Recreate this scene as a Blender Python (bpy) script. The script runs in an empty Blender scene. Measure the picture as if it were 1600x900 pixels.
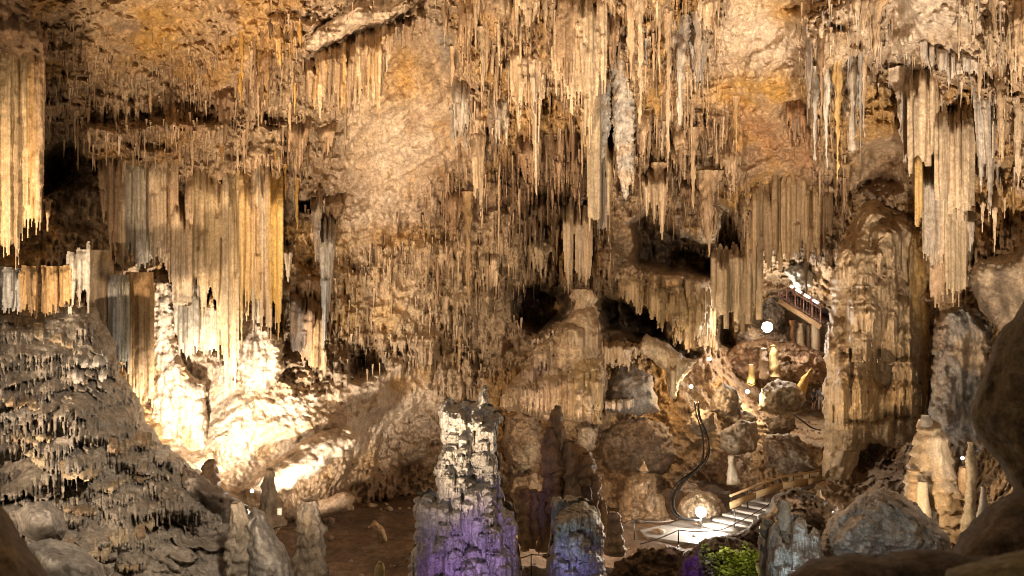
import bpy, math, random
import numpy as np
from mathutils import Vector, Matrix

# ------------------------------------------------------------------ camera, world, exposure
SC = bpy.context.scene
COL = SC.collection
F = 1385.0                      # focal length in photo pixels (1600 wide)

def P(px, py, d):
    """point that stands d metres in front of the camera's plane, seen at photo pixel (px, py)"""
    return ((px - 800.0) / F * d, d, -(py - 450.0) / F * d)

cam = bpy.data.cameras.new('camera')
cam.sensor_width = 36.0
cam.lens = 36.0 * F / 1600.0
cam.clip_start = 0.1
cam.clip_end = 400.0
cam.dof.use_dof = True
cam.dof.focus_distance = 36.0
cam.dof.aperture_fstop = 1.6
camo = bpy.data.objects.new('camera', cam)
camo.rotation_euler = (math.radians(90), 0, 0)
COL.objects.link(camo)
SC.camera = camo

world = bpy.data.worlds.new('World')
SC.world = world
world.use_nodes = True
bg = world.node_tree.nodes['Background']
bg.inputs[0].default_value = (1.0, 0.72, 0.46, 1)
bg.inputs[1].default_value = 0.18

SC.view_settings.view_transform = 'Standard'
SC.view_settings.look = 'None'
SC.view_settings.exposure = 0.2
SC.view_settings.gamma = 1.0
SC.cycles.use_denoising = True
SC.cycles.filter_width = 1.0
SC.cycles.max_bounces = 5
SC.cycles.diffuse_bounces = 3
SC.cycles.sample_clamp_indirect = 6.0

WARM = (1.0, 0.74, 0.49)
MILD = (1.0, 0.81, 0.61)
NEUT = (1.0, 0.90, 0.78)

def lamp(name, loc, power, color=WARM, size=0.3, target=None, angle=90, blend=0.8):
    kind = 'POINT' if target is None else 'SPOT'
    l = bpy.data.lights.new(name, kind)
    l.energy = power
    l.color = color
    l.shadow_soft_size = size
    o = bpy.data.objects.new(name, l)
    o.location = loc
    if target is not None:
        l.spot_size = math.radians(angle)
        l.spot_blend = blend
        v = Vector(target) - Vector(loc)
        o.rotation_euler = v.to_track_quat('-Z', 'Y').to_euler()
    COL.objects.link(o)
    return o

# hidden floodlights of the show cave, plus added fill spots without a fixture
lamp('flood_or_fill', (-4.0, 13.0, -9.5), 46000, WARM, 0.4, (-1, 38, 14), 66, 0.9)
lamp('flood_or_fill', (9.0, 13.0, -9.5), 40000, MILD, 0.4, (14, 34, 13), 66, 0.9)
lamp('flood_or_fill', (-15.0, 8.0, -3.0), 27000, WARM, 0.4, (-4, 44, 3), 48, 0.9)  # added frontal fill for the middle of the wall
lamp('flood_or_fill', (-9.0, 13.0, -5.5), 9000, WARM, 0.4, (-9, 33, 9), 58, 0.9)  # added to brighten the upper left ceiling
lamp('flood_or_fill', (12.0, 7.0, -1.0), 14500, MILD, 0.4, (6, 46, 5), 46, 0.9)  # added frontal fill from the right
lamp('flood_or_fill', (-1.0, 12.5, 4.0), 6800, MILD, 0.8, (-11.5, 25, -6), 54, 0.9)
lamp('flood_or_fill', P(285, 762, 30.5), 9000, (1.0, 0.86, 0.70), 0.2, P(300, 600, 37.5), 84, .7)            # behind the left slope
lamp('flood_or_fill', P(428, 818, 30.5), 8000, (1.0, 0.85, 0.68), 0.15, P(505, 650, 40), 56, .9)
lamp('flood_or_fill', P(1085, 609, 45.0), 260, (1.0, 0.66, 0.30), 0.05)
lamp('flood_or_fill', P(1170, 618, 49.0), 200, (1.0, 0.70, 0.35), 0.05)
lamp('flood_or_fill', P(1428, 785, 30.0), 260, (1.0, 0.72, 0.42), 0.05)
lamp('flood_or_fill', P(880, 770, 36.0), 800, WARM, 0.1)
lamp('flood_or_fill', P(1040, 940, 26.0), 9000, WARM, 0.3, P(1375, 480, 39), 40, 0.9)
lamp('flood_or_fill', P(1230, 930, 19.0), 700, (0.95, 0.95, 0.9), 0.2, P(1390, 830, 28), 50, 0.9)
lamp('flood_or_fill', P(745, 1120, 17.0), 3000, (0.68, 0.44, 1.0), 0.8, P(750, 845, 26), 22, 1.0)
lamp('flood_or_fill', P(700, 960, 23.0), 160, (0.60, 0.3, 1.0), 0.3, P(690, 900, 26), 40, 1.0)
lamp('flood_or_fill', P(885, 1120, 18.0), 2600, (0.42, 0.38, 1.0), 0.5, P(893, 885, 27), 12, 1.0)
lamp('flood_or_fill', P(1000, 860, 28.0), 130, (1.0, 0.82, 0.15), 0.1, P(935, 830, 28.3), 40, 1.0)
lamp('flood_or_fill', P(1255, 960, 23.0), 150, (0.75, 0.92, 1.0), 0.1, P(1250, 860, 26), 50, 0.9)
lamp('flood_or_fill', P(1150, 990, 24.5), 1100, (1.0, 0.97, 0.25), 0.1, P(1150, 880, 28), 34, 0.9)
lamp('flood_or_fill', P(1258, 596, 55.0), 110, NEUT, 0.08)
lamp('flood_or_fill', P(1070, 940, 27.0), 200, (0.35, 0.12, 1.0), 0.1, P(1090, 880, 29.5), 40, 0.9)
lamp('flood_or_fill', (-6.0, 10.0, -1.0), 1100, (0.97, 0.97, 1.0), 0.4, P(735, 720, 28), 20, 0.9)
lamp('flood_or_fill', P(830, 985, 22.0), 260, (0.75, 0.92, 1.0), 0.2, P(900, 810, 28), 26, 0.9)

# ------------------------------------------------------------------ noise
RNG = np.random.default_rng(11)
PERM = np.tile(RNG.permutation(256), 3).astype(np.int32)
G3 = RNG.normal(size=(256, 3)).astype(np.float32)
G3 /= np.linalg.norm(G3, axis=1)[:, None]

def pn(x, y, z, seed=0):
    x = np.asarray(x, np.float32) + seed * 17.31; y = np.asarray(y, np.float32) + seed * 5.77; z = np.asarray(z, np.float32) - seed * 9.13
    x, y, z = np.broadcast_arrays(x, y, z)
    xi = np.floor(x).astype(np.int32); yi = np.floor(y).astype(np.int32); zi = np.floor(z).astype(np.int32)
    fx = x - xi; fy = y - yi; fz = z - zi
    u = fx * fx * fx * (fx * (fx * 6 - 15) + 10); v = fy * fy * fy * (fy * (fy * 6 - 15) + 10); w = fz * fz * fz * (fz * (fz * 6 - 15) + 10)
    xi &= 255; yi &= 255; zi &= 255
    out = 0
    for dx in (0, 1):
        a = PERM[xi + dx]; wx = u if dx else 1 - u
        for dy in (0, 1):
            b = PERM[a + yi + dy]; wy = wx * (v if dy else 1 - v)
            for dz in (0, 1):
                g = G3[PERM[b + zi + dz] & 255]
                dot = g[..., 0] * (fx - dx) + g[..., 1] * (fy - dy) + g[..., 2] * (fz - dz)
                out = out + dot * (wy * (w if dz else 1 - w))
    return out * 1.5

def fbm(x, y, z, octaves=4, gain=0.5, lac=2.03, seed=0):
    s = 0; a = 1.0; f = 1.0
    for k in range(octaves):
        s = s + a * pn(x * f, y * f, z * f, seed + k * 3)
        a *= gain; f *= lac
    return s

def billow(x, y, z, octaves=3, gain=0.5, lac=2.1, seed=0):
    s = 0; a = 1.0; f = 1.0
    for k in range(octaves):
        s = s + a * np.abs(pn(x * f, y * f, z * f, seed + k * 3))
        a *= gain; f *= lac
    return s

def sstep(a, b, t):
    t = np.clip((t - a) / (b - a), 0, 1)
    return t * t * (3 - 2 * t)

def rbf(points, c=60.0):
    pts = np.array([p[:2] for p in points], float); v = np.array([p[2] for p in points], float)
    m = v.mean()
    A = np.sqrt(((pts[:, None] - pts[None]) ** 2).sum(-1) + c * c)
    w = np.linalg.solve(A + np.eye(len(v)) * 1e-6, v - m)
    def f(px, py):
        px = np.asarray(px, float); py = np.asarray(py, float)
        out = np.full(np.broadcast(px, py).shape, m)
        for (qx, qy), ww in zip(pts, w):
            out = out + ww * np.sqrt((px - qx) ** 2 + (py - qy) ** 2 + c * c)
        return out
    return f

def sdf(px, py, poly):
    """signed distance (positive inside) and nearest outline point"""
    poly = np.array(poly, float)
    best = np.full(px.shape, 1e18); nx = np.zeros(px.shape); ny = np.zeros(px.shape)
    inside = np.zeros(px.shape, bool)
    n = len(poly)
    for i in range(n):
        x0, y0 = poly[i]; x1, y1 = poly[(i + 1) % n]
        ex, ey = x1 - x0, y1 - y0
        t = np.clip(((px - x0) * ex + (py - y0) * ey) / (ex * ex + ey * ey + 1e-9), 0, 1)
        qx, qy = x0 + t * ex, y0 + t * ey
        d = (px - qx) ** 2 + (py - qy) ** 2
        m = d < best
        best = np.where(m, d, best); nx = np.where(m, qx, nx); ny = np.where(m, qy, ny)
        if y0 != y1:
            c = ((y0 > py) != (y1 > py)) & (px < (x1 - x0) * (py - y0) / (y1 - y0) + x0)
            inside ^= c
    d = np.sqrt(best)
    return np.where(inside, d, -d), nx, ny

# ------------------------------------------------------------------ materials
def new_mat(name):
    m = bpy.data.materials.new(name); m.use_nodes = True
    nt = m.node_tree
    return m, nt, nt.nodes, nt.links, nt.nodes['Principled BSDF']

def stone_mat(name, rough=0.62, bump=0.35, stretch=0.22, fine=5.0, var=0.45):
    m, nt, N, L, B = new_mat(name)
    at = N.new('ShaderNodeAttribute'); at.attribute_name = 'stain'
    geo = N.new('ShaderNodeNewGeometry')
    mp = N.new('ShaderNodeMapping'); mp.inputs['Scale'].default_value = (1, 1, stretch)
    L.new(geo.outputs['Position'], mp.inputs['Vector'])
    n1 = N.new('ShaderNodeTexNoise'); n1.inputs['Scale'].default_value = fine; n1.inputs['Detail'].default_value = 6; n1.inputs['Roughness'].default_value = 0.65
    L.new(mp.outputs[0], n1.inputs['Vector'])
    n2 = N.new('ShaderNodeTexNoise'); n2.inputs['Scale'].default_value = fine * 1.7; n2.inputs['Detail'].default_value = 5; n2.inputs['Roughness'].default_value = 0.7
    L.new(geo.outputs['Position'], n2.inputs['Vector'])
    r1 = N.new('ShaderNodeMapRange'); r1.inputs[1].default_value = 0.3; r1.inputs[2].default_value = 0.7; r1.inputs[3].default_value = 1 - var; r1.inputs[4].default_value = 1 + var * 0.75
    L.new(n1.outputs[0], r1.inputs[0])
    r2 = N.new('ShaderNodeMapRange'); r2.inputs[1].default_value = 0.3; r2.inputs[2].default_value = 0.7; r2.inputs[3].default_value = 1 - var * 0.7; r2.inputs[4].default_value = 1 + var * 0.5
    L.new(n2.outputs[0], r2.inputs[0])
    n3 = N.new('ShaderNodeTexNoise'); n3.inputs['Scale'].default_value = fine * 2.6; n3.inputs['Detail'].default_value = 3; n3.inputs['Roughness'].default_value = 0.75
    L.new(geo.outputs['Position'], n3.inputs['Vector'])
    r3 = N.new('ShaderNodeMapRange'); r3.inputs[1].default_value = 0.36; r3.inputs[2].default_value = 0.62; r3.inputs[3].default_value = 1 - var * .7; r3.inputs[4].default_value = 1 + var * 0.35
    L.new(n3.outputs[0], r3.inputs[0])
    m0 = N.new('ShaderNodeMath'); m0.operation = 'MULTIPLY'
    L.new(r1.outputs[0], m0.inputs[0]); L.new(r3.outputs[0], m0.inputs[1])
    mu = N.new('ShaderNodeMath'); mu.operation = 'MULTIPLY'
    L.new(m0.outputs[0], mu.inputs[0]); L.new(r2.outputs[0], mu.inputs[1])
    vm = N.new('ShaderNodeVectorMath'); vm.operation = 'SCALE'
    L.new(at.outputs['Color'], vm.inputs[0]); L.new(mu.outputs[0], vm.inputs['Scale'])
    L.new(vm.outputs[0], B.inputs['Base Color'])
    ad = N.new('ShaderNodeMath'); ad.operation = 'ADD'
    L.new(n1.outputs[0], ad.inputs[0]); L.new(n2.outputs[0], ad.inputs[1])
    bp = N.new('ShaderNodeBump'); bp.inputs['Strength'].default_value = bump; bp.inputs['Distance'].default_value = 0.12
    L.new(ad.outputs[0], bp.inputs['Height']); L.new(bp.outputs[0], B.inputs['Normal'])
    B.inputs['Roughness'].default_value = rough
    B.inputs['Specular IOR Level'].default_value = 0.3
    return m

M_ROCK = stone_mat('cave_rock', 0.65, 0.4, 0.6, 4.5, 0.40)
M_DRIP = stone_mat('dripstone', 0.55, 0.3, 0.06, 6.0, 0.32)
M_WET = stone_mat('wet_flowstone', 0.42, 0.5, 0.5, 6.0, 0.34)
M_NEAR = stone_mat('smooth_rock', 0.75, 0.6, 1.0, 7.0, 0.5)
M_MUD = stone_mat('cave_mud', 0.8, 0.5, 1.0, 2.5, 0.35)

def plain(name, color, rough=0.5, metal=0.0, grain=0.15, scale=20.0, emit=None, strength=0):
    m, nt, N, L, B = new_mat(name)
    n = N.new('ShaderNodeTexNoise'); n.inputs['Scale'].default_value = scale; n.inputs['Detail'].default_value = 4
    tc = N.new('ShaderNodeTexCoord'); L.new(tc.outputs['Object'], n.inputs['Vector'])
    mx = N.new('ShaderNodeMix'); mx.data_type = 'RGBA'
    mx.inputs[6].default_value = (*[c * (1 - grain) for c in color], 1); mx.inputs[7].default_value = (*[min(1, c * (1 + grain)) for c in color], 1)
    L.new(n.outputs[0], mx.inputs[0]); L.new(mx.outputs[2], B.inputs['Base Color'])
    B.inputs['Roughness'].default_value = rough; B.inputs['Metallic'].default_value = metal
    if emit:
        B.inputs['Emission Color'].default_value = (*emit, 1); B.inputs['Emission Strength'].default_value = strength
    return m

# stone colours (albedo)
TAN = (0.44, 0.31, 0.19); PALE = (0.60, 0.48, 0.36); OCHRE = (0.48, 0.28, 0.08); BROWN = (0.17, 0.105, 0.06)
DARK = (0.075, 0.05, 0.034); GREY = (0.29, 0.265, 0.24); WHITE = (0.66, 0.62, 0.56); BUFF = (0.50, 0.38, 0.25); RUST = (0.36, 0.18, 0.08)
UMBER = (0.26, 0.165, 0.095); COOL = (0.40, 0.39, 0.37)

# ------------------------------------------------------------------ mesh building
def mk(name, V, quads=None, tris=None, col=None, mat=None, parent=None, loc=(0, 0, 0), smooth=True):
    V = np.asarray(V, np.float32) - np.asarray(loc, np.float32)
    me = bpy.data.meshes.new(name)
    q = np.asarray(quads if quads is not None and len(quads) else np.zeros((0, 4)), np.int32)
    t = np.asarray(tris if tris is not None and len(tris) else np.zeros((0, 3)), np.int32)
    me.vertices.add(len(V)); me.vertices.foreach_set('co', V.ravel())
    loops = np.concatenate([q.ravel(), t.ravel()])
    me.loops.add(len(loops)); me.loops.foreach_set('vertex_index', loops)
    me.polygons.add(len(q) + len(t))
    starts = np.concatenate([np.arange(len(q)) * 4, len(q) * 4 + np.arange(len(t)) * 3]).astype(np.int32)
    me.polygons.foreach_set('loop_start', starts)
    if smooth:
        me.polygons.foreach_set('use_smooth', np.ones(len(q) + len(t), bool))
    me.update(calc_edges=True)
    if col is not None:
        c = np.ones((len(V), 4), np.float32); c[:, :3] = np.clip(col, 0.005, 0.85)
        a = me.color_attributes.new('stain', 'FLOAT_COLOR', 'POINT'); a.data.foreach_set('color', c.ravel())
    if mat: me.materials.append(mat)
    o = bpy.data.objects.new(name, me); COL.objects.link(o)
    o.location = loc
    if parent is not None:
        o.parent = parent
        o.location = Vector(loc) - parent.location
    return o

def tag(o, label=None, cat=None, group=None, kind=None):
    if label: o['label'] = label
    if cat: o['category'] = cat
    if group: o['group'] = group
    if kind: o['kind'] = kind
    return o

def empty(name, loc, label, cat, group=None):
    o = bpy.data.objects.new(name, None); COL.objects.link(o); o.location = loc; o.empty_display_size = 0.3
    return tag(o, label, cat, group)

def stain(V, base, second=None, amt=0.6, freq=0.9, stretch=0.15, seed=0, third=None):
    b = np.array(base, np.float32)
    x, y, z = V[:, 0], V[:, 1], V[:, 2]
    n = fbm(x * freq, y * freq, z * freq * stretch, 3, 0.55, seed=seed + 40)
    c = np.repeat(b[None], len(V), 0)
    if second is not None:
        m = sstep(-0.05, 0.45, n)[:, None] * amt
        c = c * (1 - m) + np.array(second, np.float32) * m
    if third is not None:
        m = sstep(0.15, 0.5, fbm(x * freq * 1.6, y * freq * 1.6, z * freq * 1.6 * stretch, 2, seed=seed + 71))[:, None] * amt
        c = c * (1 - m) + np.array(third, np.float32) * m
    n2 = fbm(x * 2.2, y * 2.2, z * 2.2 * min(stretch, .5), 2, seed=seed + 55)
    n3 = pn(x * 5.5, y * 5.5, z * 5.5 * min(stretch, .5) * .4, seed + 57)
    return c * np.clip(1 + 0.28 * n2 + 0.30 * n3, .35, 1.6)[:, None]

def loft(name, outline, d, thick=1.0, flute=(0.0, 3.0), lump=(0.0, 1.0), terr=None, segs=None, rings=None, base=TAN, second=None, third=None,
         amt=0.6, mat=None, parent=None, seed=0, d_bot=None, cap=0.35, origin='top', wander=0.0, cstretch=0.15, zstr=0.10, root=None):
    """closed round body from a silhouette: rows of (photo y, left x, right x), standing d metres away"""
    ol = np.array(outline, float)
    ys = ol[:, 0]
    hpx = ys[-1] - ys[0]
    wpx = (ol[:, 2] - ol[:, 1]).max()
    if rings is None: rings = int(np.clip(hpx / 3.2, 8, 110))
    if segs is None: segs = int(np.clip(wpx * 1.1, 9, 90))
    d_bot = d if d_bot is None else d_bot
    t = np.linspace(0, 1, rings)
    py = ys[0] + t * hpx
    xl = np.interp(py, ys, ol[:, 1]); xr = np.interp(py, ys, ol[:, 2])
    if rings > 10:
        k = np.array([.25, .5, .25])
        for _ in range(2):
            xl[1:-1] = np.convolve(xl, k, 'same')[1:-1]; xr[1:-1] = np.convolve(xr, k, 'same')[1:-1]
    dd = None if d is None else d + (d_bot - d) * t
    cx = (xl + xr) / 2; hw = np.maximum((xr - xl) / 2, 0.4)
    if root is not None:        # grows out of the wall at its top, hangs straight down where the wall recedes
        wp = (SDv(cx, py) + SDv(cx - hw * .6, py) + SDv(cx + hw * .6, py)) / 3
        if len(wp) > 8: wp[1:-1] = (wp[:-2] + wp[1:-1] + wp[2:]) / 3
        Rm = hw / F * wp * thick
        if d is None:
            run = np.minimum.accumulate(wp)
            dd = run + Rm * (0.8 - (0.8 + root) * sstep(0, .5, t))
        else:
            top = min(max(wp[0], d) + Rm[0], d + 1.3)
            dd = d + (top - d) * (1 - sstep(0, .38, t))
    a = np.linspace(0, 2 * math.pi, segs, endpoint=False)
    CX = (cx - 800) / F * dd; CZ = -(py - 450) / F * dd; HW = hw / F * dd
    if wander:
        CX = CX + wander * pn(CZ * 0.6, seed * 1.7, 0.5, seed)
    ca, sa = np.cos(a)[None], np.sin(a)[None]
    x0 = CX[:, None] + HW[:, None] * ca; y0 = dd[:, None] + HW[:, None] * sa * thick; z0 = np.repeat(CZ[:, None], segs, 1)
    disp = np.zeros_like(x0)
    R = HW[:, None]
    if flute[0]:
        bl = np.abs(pn(x0 * flute[1], y0 * flute[1], z0 * flute[1] * zstr, seed)) ** 0.7 + 0.55 * np.abs(pn(x0 * flute[1] * 2.3, y0 * flute[1] * 2.3, z0 * flute[1] * zstr * 1.6, seed + 2)) ** 0.7
        disp = disp + flute[0] * (bl - 0.75)
    if lump[0]:
        disp = disp + lump[0] * fbm(x0 * lump[1], y0 * lump[1], z0 * lump[1], 4, 0.55, seed=seed + 9)
    if terr:
        per, amp, tf = terr
        disp = disp + terrace(x0, y0, z0, per, amp, tf, seed)
    disp = np.clip(disp, -0.6 * R, 1.4 * R + 0.05)
    x = x0 + disp * ca; y = y0 + disp * sa * min(1.0, thick + 0.3)
    V = np.stack([x, y, z0], -1).reshape(-1, 3)
    topc = np.array([[CX[0], dd[0], CZ[0] + cap * HW[0]]]); botc = np.array([[CX[-1], dd[-1], CZ[-1] - cap * HW[-1]]])
    V = np.concatenate([V, topc, botc])
    i = np.arange(rings - 1)[:, None] * segs; j = np.arange(segs)[None]; j2 = (j + 1) % segs
    Q = np.stack([i + j, i + segs + j, i + segs + j2, i + j2], -1).reshape(-1, 4)[:, ::-1]
    jj = np.arange(segs); nt = rings * segs
    T = np.concatenate([np.stack([np.full(segs, nt), (jj + 1) % segs, jj], -1)[:, ::-1], np.stack([np.full(segs, nt + 1), (rings - 1) * segs + jj, (rings - 1) * segs + (jj + 1) % segs], -1)[:, ::-1]])
    c = stain(V, base, second, amt, seed=seed, third=third, stretch=cstretch)
    loc = tuple(topc[0]) if origin == 'top' else tuple(botc[0])
    return mk(name, V, Q, T, c, mat or M_DRIP, parent, loc)

def terrace(x, y, z, period, amp, tf, seed=0):
    """overlapping scalloped shelves with hanging teeth"""
    w = 1.5 * pn(x * 0.33, y * 0.33, z * 0.33, seed + 1) + 0.6 * pn(x * 1.1, y * 1.1, z * 0.8, seed + 2) + 0.25 * pn(x * 3, y * 3, z * 2, seed + 8)
    teeth = np.abs(pn(x * tf, y * tf, z * 0.35, seed + 3)) + 0.5 * np.abs(pn(x * tf * 2.1, y * tf * 2.1, z * 0.5, seed + 4))
    t = -z / period + w - 0.55 * teeth
    fr = t - np.floor(t)
    prof = fr ** 0.8 * (1 - sstep(0.84, 1.0, fr))
    mod = np.clip(0.55 + 0.9 * pn(x * 0.6, y * 0.6, z * 0.6, seed + 5), 0.1, 1.3)
    rib = (np.abs(pn(x * tf, y * tf, z * 0.35, seed + 3)) - 0.3) * 0.5 * sstep(0.25, 0.8, fr)
    return amp * (prof * mod + rib * mod)

def stalactite(name, px, y0, y1, w, d, base=TAN, second=None, label=None, group=None, seed=0, tip=0.10, flare=1.5, power=0.75, lean=0.0, flute=None, mat=None, lump=None, parent=None, thick=1.0, bulge=0.0):
    L = y1 - y0
    rows = []
    for k in range(13):
        t = k / 12
        ww = w * ((1 - t) ** power * (1 - tip) + tip) * (1 + (flare - 1) * max(0, 1 - t * 3.5) ** 1.5) * (1 + bulge * math.sin(t * 9 + seed))
        c = px + lean * t
        rows.append((y0 + t * L, c - ww / 2, c + ww / 2))
    wm = w / F * (d or SD(px, y0))
    o = loft(name, rows, d, thick, flute or (0.42 * wm, 2.6 / max(wm, 0.15)), lump or (0.16 * wm, 1.6 / max(wm, 0.12)), None, segs=int(np.clip(w * 1.3, 8, 40)), rings=int(np.clip(L / 4.5, 8, 50)),
             base=base, second=second, amt=0.55, mat=mat, seed=seed, wander=0.12 * wm, parent=parent, root=.4)
    if label: tag(o, label, 'stalactite', group)
    return o

REL = {}
def rel_depth(key, px, py):
    x0, y0, sx, sy, d = REL[key]
    j = int(np.clip(round((px - x0) / sx), 2, d.shape[1] - 3)); i = int(np.clip(round((py - y0) / sy), 2, d.shape[0] - 3))
    return float(np.nanmin(d[i - 2:i + 3, j - 2:j + 3]))

def relief(name, poly, dfn, T=2.0, R=60.0, step=2.2, jitter=(5.0, 0.03), disp=None, base=TAN, second=None, third=None, amt=0.6, mat=None, parent=None, seed=0, sub=None, ribs=None, freq=0.5, cstretch=0.5, kind=None, label=None, cat=None):
    """a rounded rock body: silhouette at its own distance, bulging T metres from its edge towards the viewer"""
    pol = np.array(poly, float)
    x0, y0 = pol.min(0) - 8; x1, y1 = pol.max(0) + 8
    nx = int((x1 - x0) / step) + 1; ny = int((y1 - y0) / step) + 1
    gx, gy = np.meshgrid(np.linspace(x0, x1, nx), np.linspace(y0, y1, ny))
    jx = jitter[0] * (pn(gx * jitter[1], gy * jitter[1], 0.3, seed) + 0.6 * pn(gx * jitter[1] * 3.1, gy * jitter[1] * 3.1, 0.3, seed + 7))
    jy = jitter[0] * (pn(gx * jitter[1], gy * jitter[1], 7.3, seed + 1) + 0.6 * pn(gx * jitter[1] * 3.1, gy * jitter[1] * 3.1, 7.3, seed + 8))
    sd, qx, qy = sdf(gx + jx, gy + jy, pol)
    inside = sd > 0
    cell = inside[:-1, :-1] | inside[1:, :-1] | inside[:-1, 1:] | inside[1:, 1:]
    use = np.zeros_like(inside)
    use[:-1, :-1] |= cell; use[1:, :-1] |= cell; use[:-1, 1:] |= cell; use[1:, 1:] |= cell
    out = use & ~inside
    gx = np.where(out, qx - jx, gx); gy = np.where(out, qy - jy, gy)
    s = np.clip(sd, 0, None)
    d = dfn(gx, gy) if callable(dfn) else np.full(gx.shape, float(dfn))
    e = np.clip(s / R, 0, 1)
    d = d + T * (1 - np.sqrt(1 - (1 - e) ** 2))
    X = (gx - 800) / F * d; Z = -(gy - 450) / F * d
    if disp is not None:
        dv = disp(X, d, Z, gx, gy) * sstep(0, 0.25, e)
        d2 = d - dv
        X = (gx - 800) / F * d2; Z = -(gy - 450) / F * d2; d = d2
    if ribs is not None:
        d = np.where(use, d, np.inf); ribs(d, x0, y0, (x1 - x0) / (nx - 1)); d = np.where(use, d, 0.0)
        X = (gx - 800) / F * d; Z = -(gy - 450) / F * d
    REL[label or name] = (x0, y0, (x1 - x0) / (nx - 1), (y1 - y0) / (ny - 1), np.where(use, d, np.nan))
    idx = -np.ones(gx.shape, int); idx[use] = np.arange(use.sum())
    V = np.stack([X[use], d[use], Z[use]], -1)
    Q = np.stack([idx[:-1, :-1], idx[1:, :-1], idx[1:, 1:], idx[:-1, 1:]], -1)[cell]
    # rear side: the outline closed by a coarse bowl behind, so the body is solid
    c = stain(V, base, second, amt, freq, cstretch, seed, third)
    loc = (float(V[:, 0].mean()), float(V[:, 1].mean()), float(V[:, 2].min()))
    o = mk(name, V, Q, None, c, mat or M_ROCK, parent, loc)
    if kind or label: tag(o, label, cat, None, kind)
    return o

def prim(name, parts, mat, parent=None, loc=(0, 0, 0)):
    """parts: list of ('box', centre, half sizes, rotation matrix) or ('tube', [points], radius)"""
    V = []; Q = []; T = []
    for p in parts:
        n0 = len(V)
        if p[0] == 'box':
            _, c, h, R = p
            for sx in (-1, 1):
                for sy in (-1, 1):
                    for sz in (-1, 1):
                        v = Vector((sx * h[0], sy * h[1], sz * h[2]))
                        if R is not None: v = R @ v
                        V.append(tuple(Vector(c) + v))
            for f in ((0, 1, 3, 2), (4, 6, 7, 5), (0, 4, 5, 1), (2, 3, 7, 6), (0, 2, 6, 4), (1, 5, 7, 3)):
                Q.append([n0 + k for k in f])
        else:
            _, pts, r = p[:3]
            s = p[3] if len(p) > 3 else 8
            pts = [Vector(q) for q in pts]
            rr = r if isinstance(r, (list, tuple)) else [r] * len(pts)
            prev = None
            for i, q in enumerate(pts):
                tg = (pts[min(i + 1, len(pts) - 1)] - pts[max(i - 1, 0)]).normalized()
                up = Vector((0, 0, 1)) if abs(tg.z) < 0.9 else Vector((1, 0, 0))
                u = tg.cross(up).normalized(); w = tg.cross(u)
                for k in range(s):
                    a = 2 * math.pi * k / s
                    V.append(tuple(q + (u * math.cos(a) + w * math.sin(a)) * rr[i]))
            for i in range(len(pts) - 1):
                for k in range(s):
                    Q.append([n0 + i * s + k, n0 + i * s + (k + 1) % s, n0 + (i + 1) * s + (k + 1) % s, n0 + (i + 1) * s + k])
            V.append(tuple(pts[0])); V.append(tuple(pts[-1]))
            for k in range(s):
                T.append([n0 + (k + 1) % s, n0 + k, len(V) - 2]); m = n0 + (len(pts) - 1) * s
                T.append([m + k, m + (k + 1) % s, len(V) - 1])
    return mk(name, np.array(V), Q, T, None, mat, parent, loc, smooth=False)

# ------------------------------------------------------------------ dripstone raised on a surface
def ribprof(t, kind):
    """half width of a rib along its length"""
    if kind == 'cone': return ((1 - t) ** .8 * .95 + .05) * (.55 + .45 * np.sqrt(np.clip(t / .08, 0, 1)))
    if kind == 'bar': return np.where(t > .93, np.sqrt(np.clip(1 - ((t - .93) / .07) ** 2, 0, 1)), 1.0)
    if kind == 'hump': return np.where(t < .18, np.sqrt(np.clip(1 - (1 - t / .18) ** 2, 0, 1)), 1.0)
    return np.where(t > .6, 1 - .75 * ((t - .6) / .4) ** 1.6, .72 + .28 * np.sqrt(np.clip(t / .07, 0, 1)))          # drape

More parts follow.
